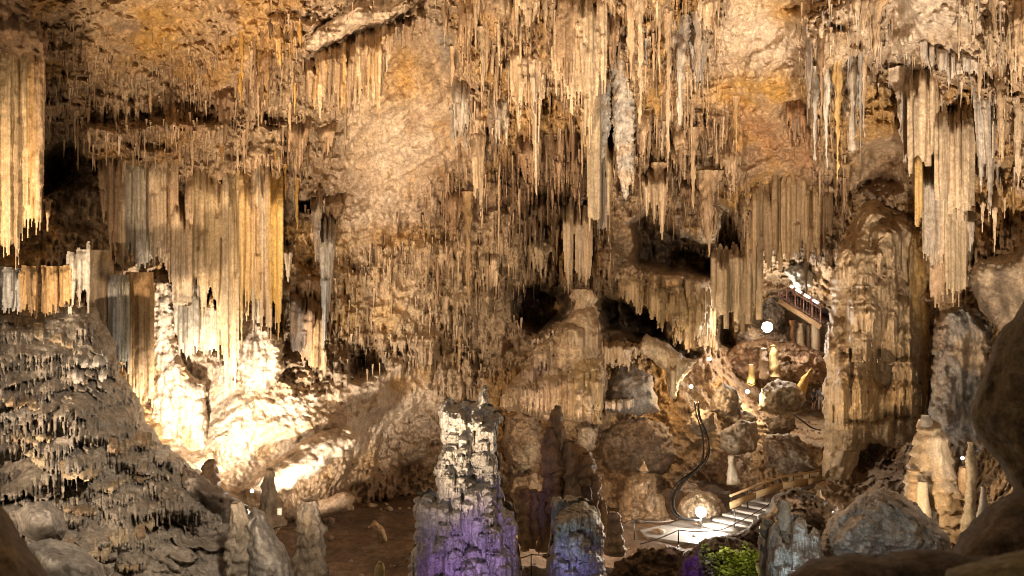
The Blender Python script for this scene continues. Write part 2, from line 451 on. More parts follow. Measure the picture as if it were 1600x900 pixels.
def raise_rib(D, gx0, gy0, st, px, y0, y1, w, kind='cone', k=1.0, lean=0.0, maxhang=0.8, own=None, oid=0, axis=None, fade=.25, wig=0.0, endfade=0.0):
    """add one hanging rib to the depth field D: it grows out of what is there and hangs straight where the wall recedes"""
    H, Wd = D.shape
    i0 = max(0, int(round((y0 - gy0) / st))); i1 = min(H, int(round((y1 - gy0) / st)) + 1)
    j0 = max(0, int((px - w * .6 - abs(lean) - gx0) / st)); j1 = min(Wd, int((px + w * .6 + abs(lean) - gx0) / st) + 2)
    if i1 - i0 < 3 or j1 - j0 < 2: return
    S = D[i0:i1, j0:j1]
    yy = gy0 + np.arange(i0, i1) * st; xx = gx0 + np.arange(j0, j1) * st
    t = np.clip((yy - y0) / max(1e-6, y1 - y0), 0, 1)
    h = np.maximum(w / 2 * ribprof(t, kind), .3)
    c = px + lean * t + wig * np.sin(t * 5 + px)
    u = (xx[None] - c[:, None]) / h[:, None]
    ok = np.abs(u) <= 1
    jc = int(np.clip(round((px - gx0) / st) - j0, 0, j1 - j0 - 1))
    if axis is None:
        line = S[:, jc].copy()
        if not np.isfinite(line[0]):
            f = np.where(np.isfinite(line))[0]
            if len(f) == 0: return
            line[:f[0]] = line[f[0]]
        for q in range(1, len(line)):
            if not np.isfinite(line[q]): line[q] = line[q - 1]
        run = np.minimum.accumulate(line)
        base = np.where(np.isfinite(S), np.minimum(S, np.maximum(run[:, None], S - maxhang)), run[:, None])
    else:
        tt = np.clip(t[:, None] + .16 * pn(xx * .11, 0.3, px * .07, 5)[None] + .06 * pn(xx * .33, 0.3, px * .07, 6)[None], 0, 1)
        base = axis(tt)
    dm = float(np.nanmean(np.where(np.isfinite(base), base, np.nan)))
    b = np.sqrt(np.clip(1 - u ** 2, 0, 1)) * (h / F * dm)[:, None] * k
    if fade and kind != 'hump': b = b * sstep(0, fade, t)[:, None]
    if kind == 'hump': b = b * (np.sqrt(np.clip(t / .2, 0, 1)) * (1 - endfade * sstep(.55, 1, t)))[:, None]
    if axis is not None: b = b * (.15 + .85 * np.sqrt(np.clip(tt / .16, 0, 1)))
    new = np.where(ok, base - b, np.inf)
    m = new < S
    S[m] = new[m]
    if own is not None: own[i0:i1, j0:j1][m] = oid

# ------------------------------------------------------------------ the cave shell: wall and ceiling in one sheet
CP = [(-150, -120, 22), (200, -120, 25), (500, -120, 28), (800, -120, 32), (1100, -120, 31), (1400, -120, 27), (1750, -120, 22),
      (-150, 0, 25), (0, 0, 27), (200, 0, 30), (400, 0, 33), (600, 0, 36), (800, 0, 38), (1000, 0, 37), (1200, 0, 36), (1400, 0, 32), (1600, 0, 28), (1750, 0, 26),
      (0, 120, 30), (150, 120, 33), (300, 120, 35), (450, 120, 37), (600, 120, 40), (750, 120, 41), (900, 120, 41), (1050, 120, 41), (1200, 120, 39), (1350, 120, 37), (1500, 120, 33), (1620, 120, 30),
      (-150, 250, 32), (80, 250, 36), (200, 250, 37), (320, 250, 38), (450, 250, 40), (600, 250, 43), (750, 250, 45), (900, 250, 45), (1050, 250, 46), (1200, 250, 44), (1330, 250, 42), (1450, 250, 37), (1600, 250, 33), (1750, 250, 31),
      (60, 380, 34), (200, 380, 38), (320, 380, 39), (450, 380, 42), (600, 380, 46), (750, 380, 47), (900, 380, 48), (1050, 380, 49), (1200, 380, 50), (1350, 380, 44), (1480, 380, 39), (1600, 380, 34),
      (-150, 500, 32), (0, 500, 33), (200, 500, 37), (350, 500, 39), (500, 500, 44), (650, 500, 47), (800, 500, 48), (950, 500, 50), (1060, 500, 50), (1200, 500, 60), (1280, 500, 59), (1370, 500, 45), (1480, 500, 38), (1600, 500, 33), (1750, 500, 31),
      (250, 600, 38), (350, 600, 39), (500, 600, 43), (650, 600, 46), (800, 600, 47), (900, 600, 46), (1000, 600, 47), (1080, 600, 49), (1200, 600, 57), (1280, 600, 63), (1400, 600, 44), (1500, 600, 37), (1600, 600, 32),
      (300, 700, 36), (420, 700, 38), (520, 700, 40), (620, 700, 46), (700, 700, 47), (850, 700, 46), (1000, 700, 46), (1100, 700, 46.5), (1200, 700, 47), (1280, 700, 48), (1400, 700, 43), (1500, 700, 38), (1600, 700, 31),
      (-150, 800, 30), (300, 800, 33), (450, 800, 37), (550, 800, 43), (700, 800, 44), (850, 800, 44), (1000, 800, 43.5), (1100, 800, 44), (1200, 800, 44), (1300, 800, 42), (1450, 800, 37), (1600, 800, 29), (1750, 800, 28),
      (-150, 1000, 28), (300, 1000, 30), (500, 1000, 38), (700, 1000, 42), (900, 1000, 42), (1100, 1000, 42), (1300, 1000, 38), (1500, 1000, 32), (1750, 1000, 28)]
D0 = rbf(CP, 50)

STEP = 1.65
GX, GY = np.meshgrid(np.arange(-170, 1770, STEP), np.arange(-150, 960, STEP))
def coarse(fn, k, *arrs):
    """evaluate a smooth field on every k-th node and interpolate"""
    h, w = arrs[0].shape
    yi = np.unique(np.append(np.arange(0, h, k), h - 1)); xi = np.unique(np.append(np.arange(0, w, k), w - 1))
    s = fn(*[a[np.ix_(yi, xi)] for a in arrs])
    fy = np.interp(np.arange(h), yi, np.arange(len(yi))); fx = np.interp(np.arange(w), xi, np.arange(len(xi)))
    y0 = np.minimum(fy.astype(int), len(yi) - 2); x0 = np.minimum(fx.astype(int), len(xi) - 2)
    ty = (fy - y0)[:, None]; tx = (fx - x0)[None]
    a = s[y0][:, x0]; b = s[y0][:, x0 + 1]; c = s[y0 + 1][:, x0]; d = s[y0 + 1][:, x0 + 1]
    return (a * (1 - tx) + b * tx) * (1 - ty) + (c * (1 - tx) + d * tx) * ty
Dq = coarse(D0, 6, GX, GY)
jx = coarse(lambda a, b: 9 * fbm(a * 0.02, b * 0.02, 0.5, 3, seed=3), 3, GX, GY); jy = coarse(lambda a, b: 9 * fbm(a * 0.02, b * 0.02, 3.5, 3, seed=4), 3, GX, GY)
RECESS = [([(980, 352), (1012, 312), (1068, 362), (1118, 380), (1126, 440), (1060, 430), (992, 408)], 8, 14),
          ([(932, 465), (975, 452), (1000, 475), (1035, 478), (1042, 515), (1092, 552), (1078, 566), (1000, 532), (940, 518)], 6, 16),
          ([(798, 450), (850, 438), (887, 460), (882, 500), (840, 525), (803, 505)], 6, 16),
          ([(1118, 318), (1150, 328), (1165, 395), (1122, 402)], 7, 12),
          ([(68, 235), (120, 208), (140, 240), (108, 290), (70, 310)], 2.2, 20),
          ([(1116, 490), (1150, 478), (1152, 545), (1116, 542)], 5, 10),
          ([(548, 552), (590, 542), (602, 585), (556, 592)], 3, 16),
          ([(1325, 690), (1430, 662), (1415, 745), (1330, 765)], 4, 18),
          ([(458, 312), (488, 305), (490, 330), (462, 335)], 4, 8),
          ([(790, 560), (690, 540), (740, 600)], 2, 20),
          ([(0, 0), (30, 20), (55, 70), (20, 90), (-60, 60), (-60, 0)], 6, 16),
          ([(1395, 205), (1420, 230), (1425, 300), (1340, 300), (1350, 230)], 1.8, 22),
          ([(140, 250), (190, 240), (210, 262), (150, 275)], 3, 10)]
for poly, add, soft in RECESS:
    s = coarse(lambda a, b: sdf(a, b, poly)[0], 2, GX + jx, GY + jy)
    Dq = Dq + add * sstep(-soft * 0.3, soft, s)
# hanging masses of the ceiling
BULGE = [([(705, -40), (960, -40), (985, 180), (960, 300), (900, 210), (800, 240), (770, 250), (720, 200)], 3.0, 60),
         ([(960, -40), (1060, -40), (1050, 180), (1000, 240), (965, 180)], 2.4, 30),
         ([(1240, 15), (1300, -10), (1380, -40), (1375, 80), (1360, 160), (1330, 200), (1265, 190)], 4.0, 25),
         ([(1395, -260), (1480, -260), (1660, -260), (1700, 200), (1520, 150), (1480, 120), (1410, 80)], 2.5, 30),
         ([(120, 190), (300, 175), (450, 195), (452, 288), (300, 285), (230, 265), (120, 250)], 2.6, 22),
         ([(470, 80), (510, 45), (640, -20), (660, 0), (610, 40), (500, 80)], 2.5, 14),
         ([(330, 560), (640, 560), (640, 640), (560, 700), (430, 690), (330, 720)], 2.0, 40),
         ([(420, 420), (560, 380), (800, 300), (860, 400), (760, 560), (560, 540), (450, 560)], 1.5, 60),
         ([(930, 400), (1060, 410), (1110, 430), (1100, 520), (1040, 470), (940, 455)], 2.5, 18)]
for poly, add, soft in BULGE:
    s = coarse(lambda a, b: sdf(a, b, poly)[0], 2, GX + 2 * jx, GY + 2 * jy)
    Dq = Dq - add * sstep(-soft * 0.5, soft, s)
X0 = (GX - 800) / F * Dq; Z0 = -(GY - 450) / F * Dq

def soft_mask(polys):
    m = np.zeros(GX.shape)
    for poly, soft, v in polys:
        s = coarse(lambda a, b: sdf(a, b, poly)[0], 2, GX + jx, GY + jy)
        m = np.maximum(m, v * sstep(-soft, soft, s))
    return m
SMOOTH = soft_mask([([(520, 60), (640, 20), (720, 60), (730, 240), (560, 390), (520, 390), (560, 230)], 30, 1.0),
                    ([(1130, -50), (1250, -50), (1250, 120), (1130, 140)], 30, 0.7), ([(1140, 135), (1262, 140), (1272, 285), (1160, 300)], 24, .75), ([(550, 440), (640, 430), (655, 500), (560, 520)], 20, .7), ([(1325, 185), (1420, 205), (1420, 300), (1320, 300)], 20, .8), ([(740, 440), (800, 430), (790, 520), (735, 520)], 18, .6), ([(1010, 130), (1050, 120), (1060, 170), (1010, 180)], 14, .6), ([(330, 120), (390, 60), (420, 80), (370, 160)], 18, .7), ([(1380, -60), (1570, -60), (1520, 90), (1400, 60)], 25, 0.9),
                    ([(330, 740), (330, 690), (440, 640), (600, 570), (690, 570), (680, 640), (560, 700), (430, 770)], 22, 0.8), ([(225, 540), (390, 590), (340, 740), (240, 720)], 20, .9), ([(930, 660), (1290, 650), (1290, 800), (930, 800)], 30, 0.6),
                    ([(200, -50), (420, -50), (330, 120), (150, 130)], 40, 0.5)])
HOT = soft_mask([([(225, 540), (390, 590), (470, 640), (560, 640), (600, 690), (430, 770), (340, 750), (240, 720)], 24, 1.0)])
SMOOTH = np.maximum(SMOOTH, .95 * HOT)
big = coarse(lambda x, y, z: 1.5 * fbm(x * 0.13, y * 0.13, z * 0.13, 3, seed=1), 4, X0, Dq, Z0)
mid = 0.75 * (1 - .55 * SMOOTH) * fbm(X0 * 0.55, Dq * 0.4, Z0 * 0.55, 4, 0.55, seed=12)
fine = 0.55 * (billow(X0 * 1.5, Dq * 1.2, Z0 * 1.1, 4, 0.6, seed=14) - 0.6)
ridge = 0.9 * (1 - .8 * HOT) * (0.35 - np.abs(fbm(X0 * 0.55, Dq * 0.45, Z0 * 0.95, 3, 0.55, seed=27))) * (1 - 0.7 * SMOOTH)
pits = 0.16 * fbm(X0 * 5.0, Dq * 3.0, Z0 * 3.6, 2, 0.6, seed=29)
streak = 0.95 * (billow(X0 * 2.0, Dq * 1.0, Z0 * 0.22, 3, 0.6, seed=17) - 0.55)
smod = sstep(-0.25, 0.25, coarse(lambda x, y, z: fbm(x * 0.35, y * 0.3, z * 0.35, 2, seed=19), 4, X0, Dq, Z0)) * (1 - 0.85 * SMOOTH)
SU = X0 * .84 + Z0 * .54; SV = -X0 * .54 + Z0 * .84
diag = (0.75 * fbm(SU * .12, Dq * 0.2, SV * .75, 4, .5, seed=23) + .5 * (.3 - np.abs(fbm(SU * .1, 0, SV * .5, 2, seed=24)))) * SMOOTH
terr = terrace(X0, Dq, Z0, 1.3, 0.55, 3.5, 31) * sstep(520, 600, GY) * (1 - SMOOTH)
dsp = big * (1 - .3 * HOT) + mid * (1 - 0.4 * SMOOTH) * (1 - .6 * HOT) + fine * (1 - 0.7 * SMOOTH) + ridge + pits * (1 - .4 * SMOOTH) + streak * smod + diag + terr
DS = Dq - dsp
# dripstone fused with the wall: big ribbed flows first, then finer and finer ones on top of them
rw = np.random.default_rng(5)
def in_poly(poly, n, r):
    poly = np.array(poly, float); out = []
    lo, hi = poly.min(0), poly.max(0)
    while len(out) < n:
        q = r.uniform(lo, hi, (n * 3, 2))
        s, _, _ = sdf(q[:, 0], q[:, 1], poly)
        out += [tuple(p) for p in q[s > 0]]
    return out[:n]
def smooth_at(px, py):
    return SMOOTH[int(np.clip((py + 150) / STEP, 0, GX.shape[0] - 1)), int(np.clip((px + 170) / STEP, 0, GX.shape[1] - 1))]
FIELDS = [  # outline, [(count, width range, length range, kind)]
    ([(60, 60), (300, 90), (470, 20), (480, 300), (300, 285), (70, 215)], [(16, (22, 44), (50, 110)), (120, (9, 17), (30, 80)), (1100, (3.2, 7), (10, 45))]),
    ([(690, -60), (960, -60), (960, 220), (850, 250), (720, 240)], [(18, (30, 60), (80, 200)), (90, (10, 20), (50, 140)), (700, (3.5, 8), (20, 80))]),
    ([(950, -60), (1140, -60), (1130, 170), (1080, 260), (960, 300)], [(14, (26, 50), (70, 170)), (80, (9, 18), (40, 120)), (600, (3.5, 8), (15, 70))]),
    ([(640, 240), (720, 220), (960, 220), (960, 460), (560, 420)], [(18, (24, 46), (80, 180)), (110, (8, 16), (50, 130)), (900, (3.2, 6.5), (20, 80))]),
    ([(500, 380), (900, 380), (800, 520), (760, 610), (620, 650), (500, 560)], [(16, (24, 50), (50, 110)), (140, (8, 15), (25, 70)), (1300, (3, 6), (9, 40))]),
    ([(430, 280), (560, 320), (530, 580), (440, 560)], [(10, (20, 36), (60, 130)), (50, (8, 15), (30, 90)), (260, (3.2, 6.5), (12, 50))]),
    ([(960, 190), (1340, 180), (1320, 420), (1150, 420), (1000, 330)], [(24, (24, 44), (60, 130)), (120, (9, 17), (35, 100)), (800, (3.4, 7), (14, 60))]),
    ([(1240, 0), (1400, -60), (1400, 120), (1360, 240), (1250, 260)], [(9, (22, 40), (70, 160)), (40, (8, 15), (40, 110)), (240, (3.5, 7), (15, 60))]),
    ([(1390, 60), (1640, 40), (1640, 420), (1500, 420), (1400, 300)], [(14, (26, 50), (60, 150)), (70, (9, 18), (40, 110)), (420, (3.5, 7.5), (15, 70))]),
    ([(930, 420), (1120, 440), (1130, 560), (1040, 540), (930, 460)], [(8, (20, 36), (40, 80)), (40, (8, 14), (25, 70)), (250, (3.2, 6), (10, 45))]),
    ([(1110, 390), (1320, 380), (1310, 460), (1120, 500)], [(8, (22, 40), (50, 100)), (30, (8, 14), (30, 80)), (180, (3.2, 6), (12, 50))]),
    ([(620, 560), (800, 540), (960, 560), (960, 660), (640, 650)], [(10, (20, 40), (30, 70)), (50, (8, 14), (20, 50)), (380, (3, 6), (8, 34))]),
    ([(1450, 470), (1620, 400), (1600, 620), (1540, 720), (1440, 680)], [(8, (20, 40), (60, 140)), (36, (8, 15), (30, 90)), (240, (3.2, 6.5), (12, 60))]),
    ([(60, 320), (190, 300), (200, 440), (60, 430)], [(6, (18, 30), (30, 60)), (20, (7, 13), (20, 50)), (120, (3, 6), (8, 30))]),
    ([(940, 640), (1300, 650), (1280, 780), (940, 800), (800, 700)], [(14, (20, 44), (16, 40)), (60, (8, 18), (8, 30)), (200, (3.5, 8), (6, 20))])]
for fp, levels in FIELDS:
    for cnt, wr, lr in levels:
        for px, py in in_poly(fp, cnt, rw):
            if smooth_at(px, py) > rw.uniform(.15, .5): continue
            if pn(px * .012, py * .022, .5, 77) < (rw.uniform(-.5, .25) if wr[1] < 20 else rw.uniform(-.9, .1)): continue
            L_ = rw.uniform(*lr) * rw.uniform(.6, 1.1)
            raise_rib(DS, -170.0, -150.0, STEP, px, py - .3 * L_, py + .7 * L_, rw.uniform(*wr), 'cone' if rw.random() < .75 else 'drape', rw.uniform(.6, 1.15), rw.uniform(-2.5, 2.5), rw.uniform(.1, .55))
SX = (GX - 800) / F * DS; SZ = -(GY - 450) / F * DS
V = np.stack([SX, DS, SZ], -1).reshape(-1, 3)

# colour of the wall: broad stains, plus shade painted in hollows and behind hanging masses
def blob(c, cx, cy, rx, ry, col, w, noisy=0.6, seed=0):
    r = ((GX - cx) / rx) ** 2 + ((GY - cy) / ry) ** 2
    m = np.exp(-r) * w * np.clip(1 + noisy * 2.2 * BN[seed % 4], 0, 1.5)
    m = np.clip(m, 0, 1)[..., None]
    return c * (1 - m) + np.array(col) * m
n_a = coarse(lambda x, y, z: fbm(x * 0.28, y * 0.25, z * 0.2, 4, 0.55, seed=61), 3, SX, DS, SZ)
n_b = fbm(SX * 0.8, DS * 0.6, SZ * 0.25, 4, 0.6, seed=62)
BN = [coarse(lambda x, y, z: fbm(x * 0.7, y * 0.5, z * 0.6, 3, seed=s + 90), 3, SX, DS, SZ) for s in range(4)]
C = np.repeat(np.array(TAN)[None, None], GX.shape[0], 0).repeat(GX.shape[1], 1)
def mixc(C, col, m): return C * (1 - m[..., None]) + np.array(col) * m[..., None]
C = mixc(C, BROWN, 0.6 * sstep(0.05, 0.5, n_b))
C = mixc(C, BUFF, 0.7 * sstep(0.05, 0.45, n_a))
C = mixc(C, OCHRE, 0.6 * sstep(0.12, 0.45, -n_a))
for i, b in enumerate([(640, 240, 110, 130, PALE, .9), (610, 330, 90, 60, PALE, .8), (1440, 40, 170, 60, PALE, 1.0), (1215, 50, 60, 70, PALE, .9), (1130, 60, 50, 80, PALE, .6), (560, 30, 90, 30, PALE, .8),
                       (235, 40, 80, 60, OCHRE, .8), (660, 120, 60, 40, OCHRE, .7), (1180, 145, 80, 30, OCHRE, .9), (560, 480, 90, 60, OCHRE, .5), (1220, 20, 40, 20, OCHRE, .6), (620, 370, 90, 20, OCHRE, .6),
                       (700, 500, 120, 80, BUFF, .6), (560, 440, 60, 40, BUFF, .5), (1250, 380, 40, 40, GREY, .8), (690, 90, 25, 60, GREY, .7), (850, 470, 60, 40, DARK, .9), (1050, 395, 60, 30, DARK, .8),  # dark pit and hollow: shade put into the colour
                       (1000, 500, 70, 40, DARK, .9), (590, 790, 130, 70, UMBER, .9), (600, 860, 130, 70, BROWN, .9), (640, 690, 60, 40, UMBER, .9), (850, 300, 140, 80, BROWN, .85), (700, 310, 50, 60, UMBER, .6), (1180, 210, 70, 50, RUST, .5),  # dark hollow and brown behind the central stalactites are painted shade
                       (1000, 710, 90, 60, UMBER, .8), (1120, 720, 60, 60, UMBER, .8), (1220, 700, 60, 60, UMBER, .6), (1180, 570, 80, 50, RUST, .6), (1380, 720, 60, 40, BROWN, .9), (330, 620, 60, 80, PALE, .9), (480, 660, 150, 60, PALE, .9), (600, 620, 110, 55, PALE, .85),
                       (100, 260, 50, 60, DARK, .7), (560, 570, 40, 30, DARK, .7), (460, 320, 30, 20, DARK, .8), (1380, 270, 50, 40, BROWN, .8), (1250, 240, 40, 50, RUST, .5), (300, 190, 160, 50, UMBER, .5)]):  # dark spots deepen the small recesses by colour
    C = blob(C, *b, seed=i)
rec = sstep(0.0, 1.0, Dq * 0)
nz, nx_ = GX.shape
ii = np.arange(nz * nx_).reshape(nz, nx_)
Q = np.stack([ii[:-1, :-1], ii[1:, :-1], ii[1:, 1:], ii[:-1, 1:]], -1).reshape(-1, 4)
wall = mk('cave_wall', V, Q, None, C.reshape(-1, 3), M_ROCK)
tag(wall, 'fissured brown and buff limestone wall and ceiling of the cave hall', None, None, 'structure')

def SD(px, py):
    """depth of the finished wall at a photo pixel"""
    i = int(np.clip(round((py + 150) / STEP), 0, nz - 1)); j = int(np.clip(round((px + 170) / STEP), 0, nx_ - 1))
    return float(DS[i, j])
def SDmin(px, y0, y1, off=0.3):
    return min(SD(px, y) for y in np.linspace(y0, y1, 6)) - off
def SDv(px, py):
    i = np.clip(np.round((py + 150) / STEP), 0, nz - 1).astype(int); j = np.clip(np.round((px + 170) / STEP), 0, nx_ - 1).astype(int)
    return DS[i, j]

# ------------------------------------------------------------------ the floor
fx, fy = np.meshgrid(np.linspace(-26, 30, 220), np.linspace(14, 66, 200))
def floor_h(x, y):
    h = -10.55 + 0.0 * x
    h = h + 2.6 * sstep(2, 14, x) * sstep(39, 62, y)               # rises towards the stairs alcove
    h = h + 1.2 * sstep(-4, -14, x) * sstep(24, 40, y)
    h = h + 0.5 * fbm(x * 0.18, y * 0.18, 0.3, 3, seed=5)
    return h
fz = floor_h(fx, fy)
walk = np.exp(-(((fx - 7.5) / 5.0) ** 2 + ((fy - 38.3) / 2.2) ** 2) ** 2)
fz = fz * (1 - walk) + (-10.45) * walk
fz = fz + (0.22 * (billow(fx * 0.9, fy * 0.9, 0.1, 4, 0.55, seed=6) - 0.5)) * (1 - 0.85 * walk)
Vf = np.stack([fx, fy, fz], -1).reshape(-1, 3)
ii = np.arange(fx.size).reshape(fx.shape)
Qf = np.stack([ii[:-1, :-1], ii[:-1, 1:], ii[1:, 1:], ii[1:, :-1]], -1).reshape(-1, 4)
cf = stain(Vf, (0.105, 0.066, 0.042), (0.17, 0.115, 0.075), 0.8, 0.5, 1.0, 7, BROWN)
floor = tag(mk('cave_floor', Vf, Qf, None, cf, M_MUD), 'brown earth floor of the cave hall', None, None, 'structure')

def FH(x, y):
    i = int(np.clip((y - 14) / 52 * 199, 0, 199)); j = int(np.clip((x + 26) / 56 * 219, 0, 219))
    return float(fz[i, j])

# ------------------------------------------------------------------ flowstone curtains
def shade(c, k): return tuple(v * k for v in c)

def islands(m, Q):
    """the quads of every connected piece of a mask (tiny crumbs stay with the largest piece)"""
    par = []; runs = []; prev = []
    def find(a):
        while par[a] != a: par[a] = par[par[a]]; a = par[a]
        return a
    rows = np.where(m.any(1))[0]; last = -5
    for y in rows:
        r = np.flatnonzero(np.diff(np.concatenate([[0], m[y].astype(np.int8), [0]])))
        cur = []
        for a, b in zip(r[::2], r[1::2]):
            k = len(par); par.append(k); runs.append((y, a, b)); cur.append((a, b, k))
            if y == last + 1:
                for a2, b2, k2 in prev:
                    if a < b2 and a2 < b: par[find(k2)] = find(k)
        prev = cur; last = y
    comp = {}
    for k, (y, a, b) in enumerate(runs): comp.setdefault(find(k), []).append((y, a, b))
    parts = sorted(comp.values(), key=lambda c: -sum(b - a for _, a, b in c))
    out = [[Q[y, a:b] for y, a, b in parts[0]]]
    for c in parts[1:]:
        if sum(b - a for _, a, b in c) >= 10: out.append([Q[y, a:b] for y, a, b in c])
    return [np.concatenate(o) for o in out]

def curtain(name, label, folds, d, cat='flowstone', group=None, seed=0, thick=0.8, rooted=True, lean=0.0, flute=None, mat=None, terr=None, partname='fold', off=0.4, lump=0.05, pleat=6.5, pd=1.25, st=1.45, parent=None, core=None, corecol=(TAN, UMBER, GREY), closed=False, ctexture=None, comb=False):
    """folds: (x0, x1, y top, y bottom, colour, second colour, shape, depth offset) ; a fused sheet of ribs, every fold a part of its own"""
    r = np.random.default_rng(seed * 101 + 7)
    gx0 = min(f[0] for f in folds) - 6; gx1 = max(f[1] for f in folds) + 6; gy0 = min(f[2] for f in folds) - 4; gy1 = max(f[3] for f in folds) + 10
    nx = int((gx1 - gx0) / st) + 2; ny = int((gy1 - gy0) / st) + 2
    if core:
        pol = np.array(core[0], float); gx0, gy0 = pol.min(0) - 8; gx1, gy1 = pol.max(0) + 8
        nx = int((gx1 - gx0) / st) + 2; ny = int((gy1 - gy0) / st) + 2
    D = np.full((ny, nx), np.inf); own = -np.ones((ny, nx), int)
    if core:
        qx, qy = np.meshgrid(gx0 + np.arange(nx) * st, gy0 + np.arange(ny) * st)
        jt = core[4] if len(core) > 4 else 5.0
        s, _, _ = sdf(qx + jt * (pn(qx * .03, qy * .03, .3, seed) + .6 * pn(qx * .1, qy * .1, .3, seed + 7)), qy + jt * (pn(qx * .03, qy * .03, 7.3, seed + 1) + .6 * pn(qx * .1, qy * .1, 7.3, seed + 8)), core[0])
        e = np.clip(s / core[3], 0, 1); D = np.where(s > 0, core[1] + core[2] * (1 - np.sqrt(1 - (1 - e) ** 2)), np.inf); own[s > 0] = len(folds)
    xs = (gx0 + gx1) / 2; yb = max(f[3] for f in folds)
    order = sorted(range(len(folds)), key=lambda i: -(folds[i][7] if len(folds[i]) > 7 else 0))
    for i in order:
        f = folds[i]; x0, x1, y0, y1 = f[:4]; w = x1 - x0; h = y1 - y0; c = (x0 + x1) / 2
        shape = f[6] if len(f) > 6 else 'drape'; dz = f[7] if len(f) > 7 else 0.0
        if d: db = min(d + dz, min(SD(c, y) for y in np.linspace(y0 + .15 * h, y1, 6)) - .25 + .5 * dz) if rooted else d + dz; top = min(SD(c, y0) + .2, db + 2.5) if rooted else db + .15
        else:
            ys = np.linspace(y0, y1, 9); prof = np.minimum.accumulate([SD(c, y) for y in ys]); db = None
        wm = w / F * (db or prof[-1])
        if db: ax = lambda t, a=max(top, db) + lean, e=db, wm=wm: e + (a - e) * (1 - sstep(0, .9 if lean else .3, t)) + thick * wm * (.3 + (.6 * (1 - sstep(0, .25, t)) if rooted else 0))
        else: ax = lambda t, q=prof, wm=wm: np.interp(t, np.linspace(0, 1, 9), q) + thick * wm * (1.0 - 1.25 * sstep(0, .4, t))
        kind = 'hump' if shape in ('hump', 'fan') else shape
        okc = np.isfinite(D)
        if core: raise_rib(D, gx0, gy0, st, c, y0, y1, w, kind, thick, 0, .10, own, i, None, .1, 0, .9)
        else: raise_rib(D, gx0, gy0, st, c, y0, y1 - (.10 * h if kind in ('drape', 'bar') else 0), w, kind, thick, 0, 9, own, i, ax, 0)
        n = max(1, int(w / pleat * 1.5)) if w > 6 else 0
        for q in range(n):                                        # the pleats
            u = (q + r.uniform(.1, .9)) / n * 2 - 1
            px = c + u * w * .5
            pw = pleat * r.uniform(.7, 1.5)
            a = y0 + h * (r.uniform(0, .12) if r.random() < .7 else r.uniform(.1, .6))
            if kind == 'cone': e = y0 + h * min(1.0, (1 - abs(u) ** 1.2) * r.uniform(.75, 1.1) + .12); ln = -u * w * .28
            elif kind == 'hump': a = y0 + h * (.04 + .16 * abs(u) ** 2 + r.uniform(0, .05)); e = y1 + r.uniform(-.02, .03) * h; ln = 0
            else: e = y1 - h * (.16 * abs(u) ** 2) * (1 if kind == 'drape' else .2) + r.uniform(-.06, .03) * h; ln = r.uniform(-1, 1)
            if e - a < 8: continue
            if core and not comb:
                raise_rib(D, gx0, gy0, st, px, a, e, pw, 'hump', pd * r.uniform(.5, 1.1), ln, .10, own, i, None, .1, r.uniform(-1.5, 1.5), .95); continue
            raise_rib(D, gx0, gy0, st, px, a, e, pw, 'cone' if kind == 'cone' else ('drape' if r.random() < .8 else 'cone'), pd * r.uniform(.6, 1.2), ln, .6, own, i, None, .08)
    if core: D = np.where(s > 0, D, np.inf)
    ok = np.isfinite(D)
    GXc, GYc = np.meshgrid(gx0 + np.arange(nx) * st, gy0 + np.arange(ny) * st)
    Dz = np.where(ok, D, 40.0); Xw = (GXc - 800) / F * Dz; Zw = -(GYc - 450) / F * Dz
    dv = lump * 1.6 * fbm(Xw * 1.3, Dz * 1.3, Zw * .8, 3, seed=seed) + .035 * fbm(Xw * 7, Dz * 7, Zw * 4, 2, seed=seed + 4)
    if core: dv = dv * sstep(0, .2, e); dv = np.where(ok, dv, 0)
    if ctexture is not None: dv = dv + ctexture(Xw, Dz, Zw) * sstep(0, .2, e)
    if terr: dv = dv + (sstep(0, .2, e) if core else 1) * terrace(Xw, Dz, Zw, terr[0], terr[1], terr[2], seed)
    Dz = Dz - dv
    Xw = (GXc - 800) / F * Dz; Zw = -(GYc - 450) / F * Dz
    cell = ok[:-1, :-1] & ok[1:, :-1] & ok[:-1, 1:] & ok[1:, 1:]
    oc = own[:-1, :-1]
    idx = np.arange(ny * nx).reshape(ny, nx)
    Q = np.stack([idx[:-1, :-1], idx[1:, :-1], idx[1:, 1:], idx[:-1, 1:]], -1)
    Vall = np.stack([Xw, Dz, Zw], -1).reshape(-1, 3)
    dc = float(np.nanmean(np.where(ok, Dz, np.nan)))
    root_o = parent or empty(name, P(xs, yb, dc), label, cat, group)
    allf = list(folds) + ([(0, 0, 0, 0) + tuple(corecol[:2])] if core else [])
    for i, f in enumerate(allf):
        q = Q[cell & (oc == i)]
        if len(q) < 4: continue
        for q in islands(cell & (oc == i), Q):
         u, inv = np.unique(q.ravel(), return_inverse=True)
         V = Vall[u]
         cc = stain(V, f[4] if len(f) > 4 else TAN, f[5] if len(f) > 5 else BROWN, .6, .9, .05, seed * 13 + i)
         mk(partname if i < len(folds) else 'core', V, inv.reshape(-1, 4), None, cc, mat or M_DRIP, root_o, tuple(V.mean(0)))
